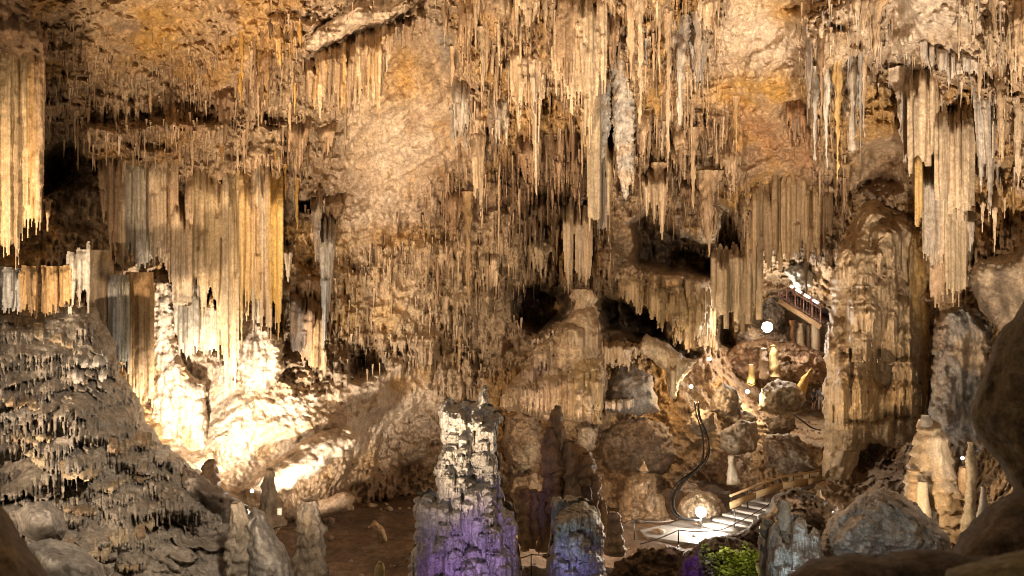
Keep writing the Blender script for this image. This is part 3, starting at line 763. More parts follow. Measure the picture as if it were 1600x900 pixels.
    if closed:                                                    # the far side of a free-standing body
        k3 = 3; ok3 = ok[::k3, ::k3]; D3 = Dz[::k3, ::k3]
        de = core[1] + core[2]; Db = de + .5 * np.clip(de - D3, 0, None); Vb = np.stack([(GXc[::k3, ::k3] - 800) / F * D3, Db, Zw[::k3, ::k3]], -1).reshape(-1, 3)
        c3 = ok3[:-1, :-1] & ok3[1:, :-1] & ok3[:-1, 1:] & ok3[1:, 1:]; id3 = np.arange(ok3.size).reshape(ok3.shape)
        q = np.stack([id3[:-1, :-1], id3[1:, :-1], id3[1:, 1:], id3[:-1, 1:]], -1)[c3]; u, inv = np.unique(q.ravel(), return_inverse=True); V = Vb[u]
        mk('rear_side', V, inv.reshape(-1, 4)[:, ::-1], None, stain(V, corecol[0], corecol[1], .6, .9, .3, seed), mat or M_DRIP, root_o, tuple(V.mean(0)))
    return root_o

def fringe(x0, x1, ytop, ybot, n, base=TAN, sec=BROWN, jit=12, seed=0, shape='drape', over=1.25, xj=0.25):
    """a row of n folds between two polylines"""
    r = random.Random(seed); out = []
    yt = np.array(ytop, float); yb = np.array(ybot, float)
    for k in range(n):
        c = x0 + (x1 - x0) * (k + .5) / n + r.uniform(-xj, xj) * (x1 - x0) / n
        w = (x1 - x0) / n * over * r.uniform(0.75, 1.3)
        a = np.interp(c, yt[:, 0], yt[:, 1]) + r.uniform(-.3, .3) * jit; b = np.interp(c, yb[:, 0], yb[:, 1]) + r.uniform(-1, 1) * jit
        t = r.random()
        col = tuple(base[i] * (1 + (t - .5) * .3) for i in range(3))
        out.append((c - w / 2, c + w / 2, a, b, col, sec, shape, r.uniform(-.25, .25)))
    return out

YG = (0.48, 0.36, 0.21); GT0 = (.36, .33, .28)
curtain('flowstone_curtain', 'tall tan flowstone curtain running down the left edge of the hall', [
    (-60, -8, -20, 415, TAN, OCHRE, 'bar', .5), (-14, 30, 70, 421, YG, BROWN, 'bar'), (22, 50, 66, 388, YG, TAN, 'drape', .2), (42, 70, 72, 372, TAN, OCHRE, 'drape', .1), (60, 73, 90, 352, TAN, BROWN, 'cone', .3)],
    23.5, seed=1, thick=0.6, flute=(0.13, 3.6), rooted=False)
relief('rock_overhang', [(-60, -60), (30, -60), (44, 10), (62, 40), (78, 62), (74, 92), (50, 84), (28, 92), (0, 78), (-60, 90)], 22.6, 1.2, 24, 2.0, (5, .06), lambda X, d, Z, gx, gy: .4 * fbm(X * 1.2, d * 1.2, Z * 1.2, 4, seed=31) + .2 * (billow(X * 3, d, Z * 1.5, 3, seed=32) - .5), UMBER, BROWN, OCHRE, .6, seed=33, label='dark rock overhang above the left edge curtain', cat='rock')
curtain('flowstone_shelf', 'dark shelf fringed with short orange and grey bars at the left edge',
    fringe(-20, 36, [(-20, 412), (40, 420)], [(-20, 490), (40, 494)], 6, COOL, GREY, 4, 3, 'bar') + fringe(34, 108, [(30, 415), (110, 415)], [(30, 496), (70, 497), (110, 478)], 8, (.42, .28, .13), BROWN, 5, 4, 'bar') +
    fringe(104, 142, [(100, 390), (140, 384)], [(100, 475), (140, 480)], 5, GT0, GREY, 26, 5, 'drape'), 26.0, seed=2, thick=.8, flute=(0.05, 6), rooted=False)
curtain('flowstone_curtain', 'grey striped flowstone panel between the left slope and the lit pillar', [
    (140, 176, 390, 560, BUFF, GREY, 'bar'), (168, 186, 430, 575, COOL, GREY, 'bar', -.3), (180, 202, 430, 582, (0.36, 0.34, 0.27), GREY, 'bar', -.1), (196, 240, 425, 640, (0.46, 0.30, 0.15), BROWN, 'bar', .3)], 33.0, seed=3, thick=0.5, flute=(0.12, 3.5), rooted=False)
GT = (.42, .36, .27)
PC = curtain('flowstone_curtain', 'wide pleated curtain of tan, ochre and grey flowstone above the bright glow', [
    (150, 174, 250, 350, TAN, UMBER, 'cone', .3),
    (166, 194, 238, 405, TAN, UMBER, 'drape', .2), (182, 208, 238, 436, BUFF, TAN, 'drape', .1), (198, 228, 240, 422, GT, GREY, 'drape', -.1), (216, 246, 236, 430, GT, TAN, 'drape', .1),
    (234, 262, 240, 420, BUFF, TAN, 'drape', -.1), (250, 278, 238, 446, TAN, YG, 'drape', .1), (268, 302, 300, 474, BUFF, TAN, 'hump', -.5), (290, 318, 250, 520, TAN, UMBER, 'drape', .2),
    (302, 334, 262, 500, YG, TAN, 'drape', 0), (322, 354, 268, 490, YG, BUFF, 'drape', -.15), (306, 350, 450, 558, BUFF, GT, 'drape', .25), (338, 376, 258, 624, YG, GT, 'drape', -.1), (362, 386, 262, 560, (0.48, 0.36, 0.19), TAN, 'drape', .1),
    (372, 404, 258, 494, (.48, .33, .15), TAN, 'drape', -.1), (390, 416, 256, 532, GT, BUFF, 'drape', .1), (404, 432, 256, 538, BUFF, GT, 'drape', 0), (424, 443, 262, 527, (0.52, 0.35, 0.12), YG, 'drape', -.15),
    (272, 312, 430, 568, (0.30, 0.26, 0.2), GT, 'drape', -.2)], 35.6, seed=4, thick=.55, pleat=8, pd=1.5, lump=.03)
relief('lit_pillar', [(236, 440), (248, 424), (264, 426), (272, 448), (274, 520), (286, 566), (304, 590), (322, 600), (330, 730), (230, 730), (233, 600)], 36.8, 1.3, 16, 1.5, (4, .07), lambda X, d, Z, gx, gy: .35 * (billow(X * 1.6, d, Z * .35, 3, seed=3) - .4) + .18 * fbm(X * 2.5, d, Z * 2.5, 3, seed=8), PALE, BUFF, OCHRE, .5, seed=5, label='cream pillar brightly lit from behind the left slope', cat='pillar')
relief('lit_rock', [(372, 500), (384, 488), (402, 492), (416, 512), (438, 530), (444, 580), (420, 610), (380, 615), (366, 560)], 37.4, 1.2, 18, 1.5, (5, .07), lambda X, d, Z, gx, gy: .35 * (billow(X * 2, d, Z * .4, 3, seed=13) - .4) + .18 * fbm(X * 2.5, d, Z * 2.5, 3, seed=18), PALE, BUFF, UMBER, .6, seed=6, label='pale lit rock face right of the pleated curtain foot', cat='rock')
curtain('flowstone_column', 'pair of brown square edged columns right of the pleated curtain', [(484, 500, 475, 586, (0.42, 0.28, 0.13), BROWN, 'bar'), (496, 508, 480, 590, YG, TAN, 'bar', .2)], 40.0, cat='column', seed=7)
curtain('stalactite_curtain', 'grey and white drapery with a long white tip beside the pleated curtain', [
    (482, 506, 290, 420, TAN, GREY, 'cone'), (492, 528, 335, 522, (.42, .38, .32), GREY, 'cone', -.1), (500, 514, 430, 562, COOL, GREY, 'cone', -.1), (440, 460, 380, 445, BUFF, WHITE, 'cone'), (452, 478, 450, 560, UMBER, GREY, 'drape', .3), (470, 492, 460, 575, UMBER, TAN, 'drape', .4)], 39.8, cat='drapery', seed=8)
def coarse_sd(a, b):
    return sum(SDv(a + i, b + j) for i in (-9, 0, 9) for j in (-9, 0, 9)) / 9
# hanging fan below the pale ledge
fan = [(476, 492, 92, 150), (484, 498, 84, 162), (493, 506, 78, 176), (500, 513, 74, 152), (507, 520, 70, 166), (515, 527, 66, 155), (522, 534, 63, 168), (529, 541, 60, 160), (533, 545, 58, 213), (541, 553, 56, 175), (548, 560, 54, 158), (555, 567, 51, 162), (562, 574, 48, 150), (569, 581, 46, 146), (576, 590, 43, 150), (583, 598, 40, 178), (590, 603, 38, 140), (597, 612, 36, 110), (604, 616, 36, 84)]
curtain('stalactite_fan', 'fan of long tan stalactites hanging below the pale diagonal ledge', [(a - 2, b + 3, y0, y0 + (y1 - y0) * 1.18, BUFF if i % 3 else TAN, OCHRE if i % 2 else BROWN, 'cone', (i % 3) * .18) for i, (a, b, y0, y1) in enumerate(fan)], 33.4, cat='stalactites', seed=9, partname='stalactite_blade', lump=.03)
curtain('stalactite_fan', 'dark brown stalactites behind the fan under the pale ledge', fringe(474, 606, [(474, 96), (606, 50)], [(474, 185), (540, 190), (606, 110)], 15, UMBER, BROWN, 25, 10, 'cone'), 34.6, cat='stalactites', seed=10, partname='stalactite_blade')
curtain('stalactite_fan', 'grey fringe of stalactites right of the fan beneath the ledge top', fringe(600, 668, [(600, 45), (668, 8)], [(600, 95), (668, 60)], 11, UMBER, GREY, 14, 11, 'cone'), 34.6, cat='stalactites', seed=11, partname='stalactite_blade')
relief('ceiling_ledge', [(472, 84), (486, 52), (510, 32), (545, 14), (580, -12), (620, -40), (665, -44), (648, 6), (616, 35), (582, 44), (546, 58), (506, 78), (484, 98)], lambda a, b: coarse_sd(a, b) - .55, .8, 7, 2.0, (4, .06), lambda X, d, Z, gx, gy: 0.25 * fbm(X * 1.2, d, Z * 1.2, 3, seed=2), PALE, BUFF, None, .5, label='pale diagonal rock ledge above the stalactite fan', cat='ledge', seed=12)

# central stalactite masses
curtain('stalactite_cluster', 'broad tan stalactite tapering to a single point left of the white knobbly mass', [(862, 948, -30, 175, BUFF, TAN, 'drape'), (895, 945, 20, 242, BUFF, TAN, 'cone', -.5), (872, 905, -20, 130, TAN, UMBER, 'drape', -.4), (905, 922, 140, 243, BUFF, OCHRE, 'cone', -.9)], 36.4, cat='stalactite', seed=13, thick=.8)
curtain('stalactite_cluster', 'forked tan stalactite mass with one long pointed prong, top centre', [(796, 852, 74, 170, BUFF, TAN, 'drape'), (798, 824, 110, 214, BUFF, TAN, 'cone', -.4), (826, 850, 90, 312, BUFF, PALE, 'cone', -.5), (812, 840, 80, 190, TAN, PALE, 'cone', -.3)], 38.0, cat='stalactite', seed=14, thick=.8)
curtain('stalactite_cluster', 'twin pronged buff stalactite hanging over the dark streaked wall', [(733, 752, 212, 322, BUFF, PALE, 'cone'), (742, 760, 200, 342, BUFF, TAN, 'cone', -.3), (749, 757, 260, 386, TAN, BROWN, 'cone', .2)], 39.5, cat='stalactite', seed=15)
curtain('stalactite_drapery', 'long grey brown drapery reaching lowest in the middle of the hall', [(920, 940, 100, 372, (0.36, 0.28, 0.18), GREY, 'bar'), (932, 950, 130, 384, GREY, UMBER, 'bar', .2), (940, 962, 200, 380, (0.40, 0.30, 0.18), UMBER, 'cone', -.2)], 39.4, cat='drapery', seed=16)
loft('knobbly_stalactite', [(110, 925, 950), (150, 922, 956), (200, 926, 954), (235, 932, 946), (256, 936, 941)], 38.6, .8, (0.1, 3), (0.13, 6), base=(.40,.36,.31), second=GREY, third=BROWN, mat=M_ROCK, seed=21, cstretch=1.0)
tag(COL.objects[-1], 'white knobbly stalactite with popcorn surface beside the long drapery', 'stalactite')
loft('knobbly_stalactite', [(60, 952, 980), (120, 954, 990), (200, 958, 992), (260, 964, 990), (300, 972, 982), (314, 975, 979)], 38.4, .8, (0.1, 3), (0.14, 6), base=(.40,.36,.31), second=TAN, third=GREY, mat=M_ROCK, seed=22, cstretch=1.0)
tag(COL.objects[-1], 'larger white knobbly stalactite with speckled popcorn surface', 'stalactite')
relief('hanging_boulder', [(862, 172), (876, 166), (886, 172), (884, 184), (868, 188)], 39.5, .7, 10, 1.6, (1, .1), None, (0.52, .36, .22), TAN, label='small smooth brown rock lodged among the dark stalactites', cat='rock', seed=9)

def hanging_mass(label, x0, x1, y0, y1, d=None, base=BUFF, sec=TAN, prongs=5, seed=0, off=.9):
    """fused stalactites with separate prongs at the lower edge"""
    r = random.Random(seed); w = x1 - x0; h = y1 - y0; c = (x0 + x1) / 2
    folds = [(x0, x1, y0, y0 + h * .7, base, sec, 'cone')]
    for i in range(prongs):
        px = x0 + w * (.1 + .8 * (i + .5) / prongs) + r.uniform(-.06, .06) * w; pw = w / prongs * r.uniform(.8, 1.6)
        e = 1 - abs((px - c) / w * 2) * .45
        folds.append((px - pw / 2, px + pw / 2, y0 + h * r.uniform(0, .4), y0 + h * min(1, r.uniform(.7, 1.05) * (e + .12)), shade(base, r.uniform(.8, 1.15)), sec, 'cone'))
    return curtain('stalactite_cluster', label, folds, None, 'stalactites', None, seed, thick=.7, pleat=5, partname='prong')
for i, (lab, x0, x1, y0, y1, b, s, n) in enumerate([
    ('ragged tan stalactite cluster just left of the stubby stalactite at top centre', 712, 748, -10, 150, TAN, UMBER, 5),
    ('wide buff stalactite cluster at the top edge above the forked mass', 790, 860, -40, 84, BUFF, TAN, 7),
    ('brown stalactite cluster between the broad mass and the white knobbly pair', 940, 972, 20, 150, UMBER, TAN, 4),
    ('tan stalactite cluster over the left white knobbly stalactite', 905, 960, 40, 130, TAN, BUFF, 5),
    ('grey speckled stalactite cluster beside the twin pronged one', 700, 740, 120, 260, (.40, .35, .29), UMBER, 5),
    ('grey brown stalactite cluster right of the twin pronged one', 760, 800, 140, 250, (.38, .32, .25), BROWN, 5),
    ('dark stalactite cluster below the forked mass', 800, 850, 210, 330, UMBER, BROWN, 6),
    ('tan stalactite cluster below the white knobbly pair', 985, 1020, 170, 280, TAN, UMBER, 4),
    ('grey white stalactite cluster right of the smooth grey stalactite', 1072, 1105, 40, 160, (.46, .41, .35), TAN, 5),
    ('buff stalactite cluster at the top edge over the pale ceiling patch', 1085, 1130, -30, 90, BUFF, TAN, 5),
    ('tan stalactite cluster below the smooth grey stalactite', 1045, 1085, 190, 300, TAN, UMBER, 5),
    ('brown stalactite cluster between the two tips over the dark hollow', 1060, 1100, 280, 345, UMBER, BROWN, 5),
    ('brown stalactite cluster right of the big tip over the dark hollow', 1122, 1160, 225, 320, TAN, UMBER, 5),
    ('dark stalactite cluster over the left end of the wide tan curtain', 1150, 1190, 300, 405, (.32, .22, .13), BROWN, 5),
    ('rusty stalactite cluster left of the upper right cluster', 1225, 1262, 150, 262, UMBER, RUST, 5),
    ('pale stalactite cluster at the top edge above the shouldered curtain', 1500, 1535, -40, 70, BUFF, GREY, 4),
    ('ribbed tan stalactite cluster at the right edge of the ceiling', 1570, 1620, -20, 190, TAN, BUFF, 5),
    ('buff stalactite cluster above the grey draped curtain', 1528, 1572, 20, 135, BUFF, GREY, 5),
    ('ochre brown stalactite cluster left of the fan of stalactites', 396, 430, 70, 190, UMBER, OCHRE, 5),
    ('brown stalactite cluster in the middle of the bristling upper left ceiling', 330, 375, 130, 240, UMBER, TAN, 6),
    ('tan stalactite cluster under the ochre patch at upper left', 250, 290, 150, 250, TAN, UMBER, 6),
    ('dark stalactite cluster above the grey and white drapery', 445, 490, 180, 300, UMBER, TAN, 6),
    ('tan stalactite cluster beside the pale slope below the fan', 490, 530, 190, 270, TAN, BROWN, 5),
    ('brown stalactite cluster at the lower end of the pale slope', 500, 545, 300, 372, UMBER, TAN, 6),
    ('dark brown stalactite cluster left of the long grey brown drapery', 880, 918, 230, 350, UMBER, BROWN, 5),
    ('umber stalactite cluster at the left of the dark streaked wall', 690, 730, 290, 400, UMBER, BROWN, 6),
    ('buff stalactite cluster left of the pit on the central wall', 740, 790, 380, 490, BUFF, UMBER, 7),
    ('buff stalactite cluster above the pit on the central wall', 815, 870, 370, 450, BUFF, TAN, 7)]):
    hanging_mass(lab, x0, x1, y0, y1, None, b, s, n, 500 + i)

HAND = [  # x, top, bottom, width, depth offset, colour, second, label
    (755, 44, 146, 17, None, BUFF, TAN, 'stubby tan stalactite hanging left of the forked mass'),
    (777, 84, 168, 9, None, TAN, BROWN, 'first thin stalactite between the stubby one and the forked mass'),
    (795, 92, 167, 7, None, BUFF, BROWN, 'second thin stalactite touching the left edge of the forked mass'),
    (878, 98, 161, 9, None, BUFF, TAN, 'short sharp stalactite just left of the broad tapering mass'),
    (985, -20, 126, 20, None, TAN, OCHRE, 'thick tan stalactite at the top edge right of the broad mass'),
    (1001, -20, 196, 16, None, BUFF, TAN, 'long straight stalactite at the top edge ending beside the white knobbly one'),
    (1030, -20, 132, 10, None, TAN, BROWN, 'slim brown stalactite at the top edge left of the smooth grey one'),
    (1044, 20, 250, 13, None, TAN, BUFF, 'very long ribbed stalactite touching the smooth grey one'),
    (1062, 28, 198, 30, 36.0, (0.47, 0.39, 0.31), GREY, 'large smooth grey buff stalactite under a dark hollow'),
    (910, 178, 280, 8, 40.0, BUFF, TAN, 'needle stalactite hanging below the broad tapering mass'),
    (1090, 20, 130, 14, None, GREY, TAN, 'grey stalactite hanging right of the smooth one'),
    (731, 300, 468, 16, 43.0, (0.33, 0.22, 0.11), UMBER, 'flat brown bar of stalactite on the dark streaked wall'),
    (1107, 268, 401, 34, 42.5, TAN, UMBER, 'big tan stalactite pointing into the dark hollow on its right side'),
    (1028, 255, 330, 18, 43.5, TAN, UMBER, 'medium stalactite left of the flowing drapery over the dark hollow'),
    (1150, 150, 240, 10, None, TAN, OCHRE, 'thin stalactite under the ochre ceiling'),
    (1083, 200, 330, 14, 43.0, TAN, BROWN, 'slim stalactite between the two tips over the dark hollow'),
    (1413, 108, 256, 34, 34.5, PALE, GREY, 'pale pitted stalactite cone left of the pleated curtains'),
    (1309, 55, 283, 17, 33.8, (0.52, 0.37, 0.19), OCHRE, 'longest ochre stalactite in the cluster at upper right'),
    (1264, 36, 172, 18, 34.6, UMBER, GREY, 'dark stalactite on the left edge of the cluster at upper right'),
    (1273, 106, 252, 15, 34.2, (.46, .42, .36), GREY, 'white speckled stalactite at the left of the ochre one'),
    (1292, 76, 264, 15, 34.2, (.46, .41, .34), TAN, 'white knobbly stalactite touching the ochre one'),
    (1333, 58, 238, 26, 34.0, (0.43, 0.36, 0.28), GREY, 'thick grey stalactite right of the ochre one'),
    (1350, 60, 216, 14, 34.4, TAN, GREY, 'slim tan stalactite at the right edge of the upper right cluster'),
    (1344, 40, 260, 9, 34.9, GREY, TAN, 'thin grey stalactite behind the thick grey one'),
    (1283, 30, 200, 14, 34.8, UMBER, BROWN, 'dark brown stalactite behind the white ones of the upper right cluster'),
    (1366, -40, 98, 38, 33.5, TAN, OCHRE, 'massive ochre stalactite at the top edge above the upper right cluster'),
    (1350, -30, 60, 18, 33.7, TAN, BUFF, 'stout stalactite at the top edge left of the massive ochre one'),
    (1591, 140, 300, 18, 30.0, BUFF, GREY, 'slender buff stalactite near the right edge'),
    (1562, 100, 250, 14, 30.5, TAN, OCHRE, 'ochre streaked stalactite hanging right of the pleated curtains'),
    (1580, -40, 130, 22, 28.5, TAN, BUFF, 'tall ribbed stalactite at the top right corner'),
    (1553, -40, 60, 16, 29.5, TAN, UMBER, 'short brown stalactite at the top edge near the right corner'),
    (1520, -40, 55, 12, 30.0, BUFF, TAN, 'small stalactite at the top edge over the right curtains'),
    (423, 30, 62, 12, None, BROWN, DARK, 'dark stub stalactite left of the pale ledge'),
    (418, 80, 175, 15, None, UMBER, TAN, 'ochre brown stalactite left of the fan'),
    (186, 195, 245, 11, None, PALE, GREY, 'pale stalactite with a bulb left of centre in the dark notch'),
    (140, 190, 240, 10, None, TAN, BROWN, 'tan stalactite over the dark notch behind the left curtain'),
    (208, 218, 265, 7, None, BUFF, TAN, 'first of the three thin stalactites right of the pale bulb'),
    (216, 212, 258, 6, None, TAN, BUFF, 'middle of the three thin stalactites right of the pale bulb'),
    (226, 216, 250, 7, None, BUFF, TAN, 'last of the three thin stalactites right of the pale bulb'),
    (243, 222, 268, 6, None, BUFF, GREY, 'grey white needle above the pleated curtain'),
    (300, 205, 280, 9, None, TAN, OCHRE, 'tan stalactite dropping onto the pleated curtain'),
    (347, 225, 262, 9, None, OCHRE, RUST, 'orange stained stalactite above the right part of the pleated curtain'),
    (74, 312, 362, 10, 24.5, TAN, BROWN, 'lone stalactite against the dark beside the left edge curtain'),
]
for i, (x, y0, y1, w, d, b, s, lab) in enumerate(HAND):
    dd = min(d, SDmin(x, y0 + .2 * (y1 - y0), y1, .3)) if d else None
    stalactite('stalactite', x, y0, y1, w, dd, b, s, lab, seed=100 + i)

curtain('stalactite_drapery', 'flowing tan drapery with a jagged tip over the dark hollow', [(1000, 1022, 268, 340, BUFF, TAN, 'cone'), (1010, 1034, 262, 352, TAN, BUFF, 'cone', -.2), (1022, 1047, 255, 380, BUFF, TAN, 'cone', -.4)], 43.2, cat='drapery', seed=17)
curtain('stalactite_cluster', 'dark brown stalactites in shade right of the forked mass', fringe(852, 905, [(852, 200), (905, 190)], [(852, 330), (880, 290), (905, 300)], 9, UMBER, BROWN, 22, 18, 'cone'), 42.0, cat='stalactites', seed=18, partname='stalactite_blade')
curtain('flowstone_column', 'three slim buff columns on a ribbed pedestal above the central apron', [(880, 894, 300, 462, BUFF, TAN, 'drape'), (899, 911, 310, 458, BUFF, PALE, 'drape', -.1), (910, 923, 320, 457, BUFF, TAN, 'drape', -.05)], 44.2, cat='column', seed=19)
loft('flowstone_pedestal', [(452, 900, 922), (462, 896, 926), (500, 893, 928), (540, 898, 934), (590, 895, 940), (605, 900, 938)], 43.4, .8, (0.22, 3.5), (0.28, 1.2), (0.5, 0.2, 5), base=BUFF, second=UMBER, seed=23)
tag(COL.objects[-1], 'ribbed pedestal of stacked flowstone under the three slim columns', 'pedestal')
# apron in the middle
rb = random.Random(31); apf = []
for k in range(16):
    x = rb.uniform(800, 935); y = rb.uniform(490, 590) + max(0, 860 - x) * .5; w = rb.uniform(16, 34); apf.append((x - w / 2, x + w / 2, y, y + rb.uniform(25, 60), shade(BUFF, rb.uniform(.8, 1.1)), UMBER, 'hump'))
for k in range(14):
    x = 785 + 8.5 * k; apf.append((x - 9, x + 9, 606 - .25 * (x - 785) + rb.uniform(-8, 4), min(658, 632 + .25 * (x - 785)) + rb.uniform(-5, 8), shade(BUFF, rb.uniform(.88, 1.1)), TAN, 'hump'))
apf += [(896, 942, 560, 662, (0.48, 0.35, 0.19), TAN, 'hump'), (897, 924, 606, 660, BUFF, UMBER, 'hump')]
curtain('flowstone_apron', 'stepped flowstone apron with a comb of straight tips above the dark column', apf, 42.0, seed=20, thick=.8, pleat=6, pd=1.3, lump=.12, terr=(.7, .3, 4), comb=True,
    core=([(778, 636), (800, 590), (836, 545), (868, 512), (900, 482), (930, 478), (944, 520), (948, 600), (942, 664), (900, 660), (850, 655), (820, 648), (790, 646)], 41.6, 2.4, 40, 5.0), corecol=(BUFF, UMBER))
curtain('flowstone_fringe', 'small white toothed fringe left of the ribbed pedestal', fringe(828, 872, [(828, 525), (872, 508)], [(828, 556), (845, 550), (872, 535)], 8, PALE, TAN, 5, 23, 'cone'), 42.8, cat='fringe', seed=21, partname='tooth')
curtain('flowstone_fringe', 'row of buff teeth under the arch right of the pedestal', fringe(938, 1000, [(938, 530), (1000, 538)], [(938, 580), (965, 570), (1000, 560)], 11, BUFF, TAN, 9, 24, 'drape') + [(975, 990, 540, 582, PALE, WHITE, 'cone', -.4)], 42.6, cat='fringe', seed=22, partname='tooth')
relief('flowstone_dome', [(942, 640), (946, 600), (965, 575), (990, 570), (1020, 590), (1030, 640), (1000, 650), (960, 645)], 43.4, 2.0, 36, 2.0, (4, .05), lambda X, d, Z, gx, gy: terrace(X, d, Z, .6, .4, 3.0, 8) + .25 * fbm(X, d, Z, 4, seed=6), GREY, UMBER, None, .6, label='grey scalloped dome of rock under the arch', cat='flowstone', seed=25)
curtain('flowstone_fringe', 'white comb of drips on the lower edge of the grey dome', fringe(944, 990, [(944, 622), (990, 618)], [(944, 642), (990, 640)], 9, PALE, GREY, 3, 26, 'bar'), 42.4, cat='fringe', seed=26, partname='tooth')
relief('rock_arch', [(990, 545), (1010, 522), (1040, 535), (1075, 560), (1090, 562), (1062, 600), (1056, 625), (1045, 622), (1040, 580), (1015, 560)], 42.6, 1.4, 16, 1.8, (3, .06), lambda X, d, Z, gx, gy: .35 * (billow(X * 3, d, Z * .5, 3, seed=3) - .4), BUFF, TAN, None, .5, label='pale rock arch curving over the grey dome', cat='arch', seed=27)
curtain('flowstone_drip', 'pair of long thin drip columns at the right foot of the arch', [(1046, 1053, 565, 625, BUFF, TAN, 'bar'), (1052, 1058, 560, 620, BUFF, UMBER, 'bar', .1)], 42.2, cat='column', seed=28)
curtain('flowstone_curtain', 'golden ribbed curtain wall between the two dark hollows', fringe(968, 1112, [(968, 432), (1000, 432), (1040, 452), (1112, 455)], [(968, 475), (1030, 505), (1080, 545), (1112, 500)], 15, (0.50, 0.37, 0.21), UMBER, 16, 29, 'drape') + fringe(1050, 1120, [(1050, 490), (1120, 480)], [(1050, 540), (1120, 545)], 7, BUFF, OCHRE, 16, 30, 'drape'), None, seed=29, off=.6)
curtain('flowstone_curtain', 'wide tan curtain with straight folds left of the upper lamp', fringe(1114, 1190, [(1114, 388), (1150, 380), (1190, 310)], [(1114, 470), (1150, 500), (1172, 490), (1190, 470)], 9, BUFF, TAN, 26, 31, 'hump'), 47.5, seed=30)
curtain('flowstone_curtain', 'dark tan folds hanging above the upper stairs', fringe(1165, 1300, [(1165, 290), (1230, 260), (1300, 290)], [(1165, 420), (1200, 450), (1235, 400), (1300, 400)], 14, (0.36, 0.25, 0.14), UMBER, 22, 32, 'drape'), 49.5, seed=31)
relief('knobbly_rock', [(1226, 425), (1235, 412), (1260, 408), (1272, 425), (1270, 448), (1245, 452)], 50.5, 1.5, 18, 1.6, (3, .08), lambda X, d, Z, gx, gy: .4 * fbm(X * 2.5, d * 2.5, Z * 2.5, 3, seed=2), COOL, GREY, UMBER, .6, label='white knobbly rock hanging over the upper stair rail', cat='rock', seed=33)
relief('knobbly_rock', [(1248, 368), (1260, 345), (1290, 340), (1300, 360), (1285, 378), (1262, 380)], 48.5, 1.5, 18, 1.6, (3, .08), lambda X, d, Z, gx, gy: .4 * fbm(X * 2.5, d * 2.5, Z * 2.5, 3, seed=3), COOL, GREY, UMBER, .6, label='grey white knobbly rock higher up above the stairs', cat='rock', seed=34)

# right hand curtains
curtain('flowstone_curtain', 'pleated buff curtain with a rounded shoulder at upper right', fringe(1420, 1470, [(1420, 108), (1440, 100), (1470, 116)], [(1420, 262), (1470, 250)], 6, BUFF, TAN, 14, 35, 'hump', 1.35), 33.0, seed=35)
curtain('flowstone_curtain', 'second pleated curtain lower and right of the shouldered one', fringe(1464, 1524, [(1464, 152), (1495, 165), (1524, 160)], [(1464, 290), (1500, 330), (1524, 290)], 7, BUFF, YG, 22, 36, 'hump', 1.35), 32.4, seed=36)
curtain('flowstone_curtain', 'grey white draped curtain ending in long tips near the right edge', [(1518, 1548, 130, 300, (.5, .44, .37), GREY, 'cone'), (1532, 1562, 126, 340, PALE, GREY, 'cone', -.2), (1552, 1580, 118, 260, (0.45, .33, .2), TAN, 'cone', .2)], 31.6, seed=37)
curtain('flowstone_slab', 'long flat tan slabs hanging below the two pleated curtains', [(1428, 1442, 215, 370, (0.5, .33, .13), OCHRE, 'drape', -.4), (1440, 1484, 240, 420, (0.44, .33, .22), GREY, 'bar'), (1452, 1476, 330, 490, TAN, UMBER, 'drape', .1), (1478, 1512, 280, 475, (.46, .35, .22), BUFF, 'bar', -.2), (1466, 1492, 300, 460, BUFF, TAN, 'drape', .2), (1508, 1526, 330, 420, (.42, .35, .28), GREY, 'cone')], 33.0, seed=38, thick=.6)
curtain('flowstone_curtain', 'grey drapery under the pale ceiling between the right curtains', fringe(1440, 1530, [(1440, 60), (1490, 80), (1530, 90)], [(1440, 95), (1490, 130), (1530, 120)], 11, (.46, .38, .3), GREY, 10, 39, 'drape'), 32.0, seed=39)
curtain('stalactite_cluster', 'thin buff stalactites right of the long flat slabs', [(1530, 1540, 300, 368, BUFF, GREY, 'cone'), (1541, 1549, 295, 352, PALE, TAN, 'cone'), (1548, 1560, 290, 408, BUFF, OCHRE, 'cone', -.2), (1566, 1574, 290, 352, TAN, BROWN, 'cone')], 32.2, cat='stalactites', seed=40, partname='stalactite_blade')

# the great flowstone column on the right
TN = (.43, .32, .20); TU = (.33, .235, .14)
bigf = [(1336, 1396, 316, 430, TN, TU, 'hump'), (1300, 1350, 360, 470, TN, TU, 'hump'), (1384, 1432, 334, 460, TN, TU, 'hump'), (1418, 1464, 350, 660, (0.46, .31, .13), TN, 'hump')]
rb = random.Random(12)
for k in range(24):
    y = 345 + 230 * (k + rb.random()) / 24; x = rb.uniform(1300, 1428); w = rb.uniform(24, 62); bigf.append((x - w / 2, x + w / 2, y, y + rb.uniform(60, 150), shade(TN, rb.uniform(.88, 1.12)), TU, 'hump'))
for k in range(9):
    x = 1310 + 15 * k; bigf.append((x - 14, x + 14, 592 + rb.uniform(-9, 9), 676 + rb.uniform(-9, 9), shade((.43, .30, .16), rb.uniform(.9, 1.1)), TU, 'hump'))
for k in range(6):
    x = 1318 + 20 * k; bigf.append((x - 17, x + 17, 652 + rb.uniform(-6, 6), 700 + rb.uniform(-4, 4), (.36, .25, .14), TU, 'hump'))
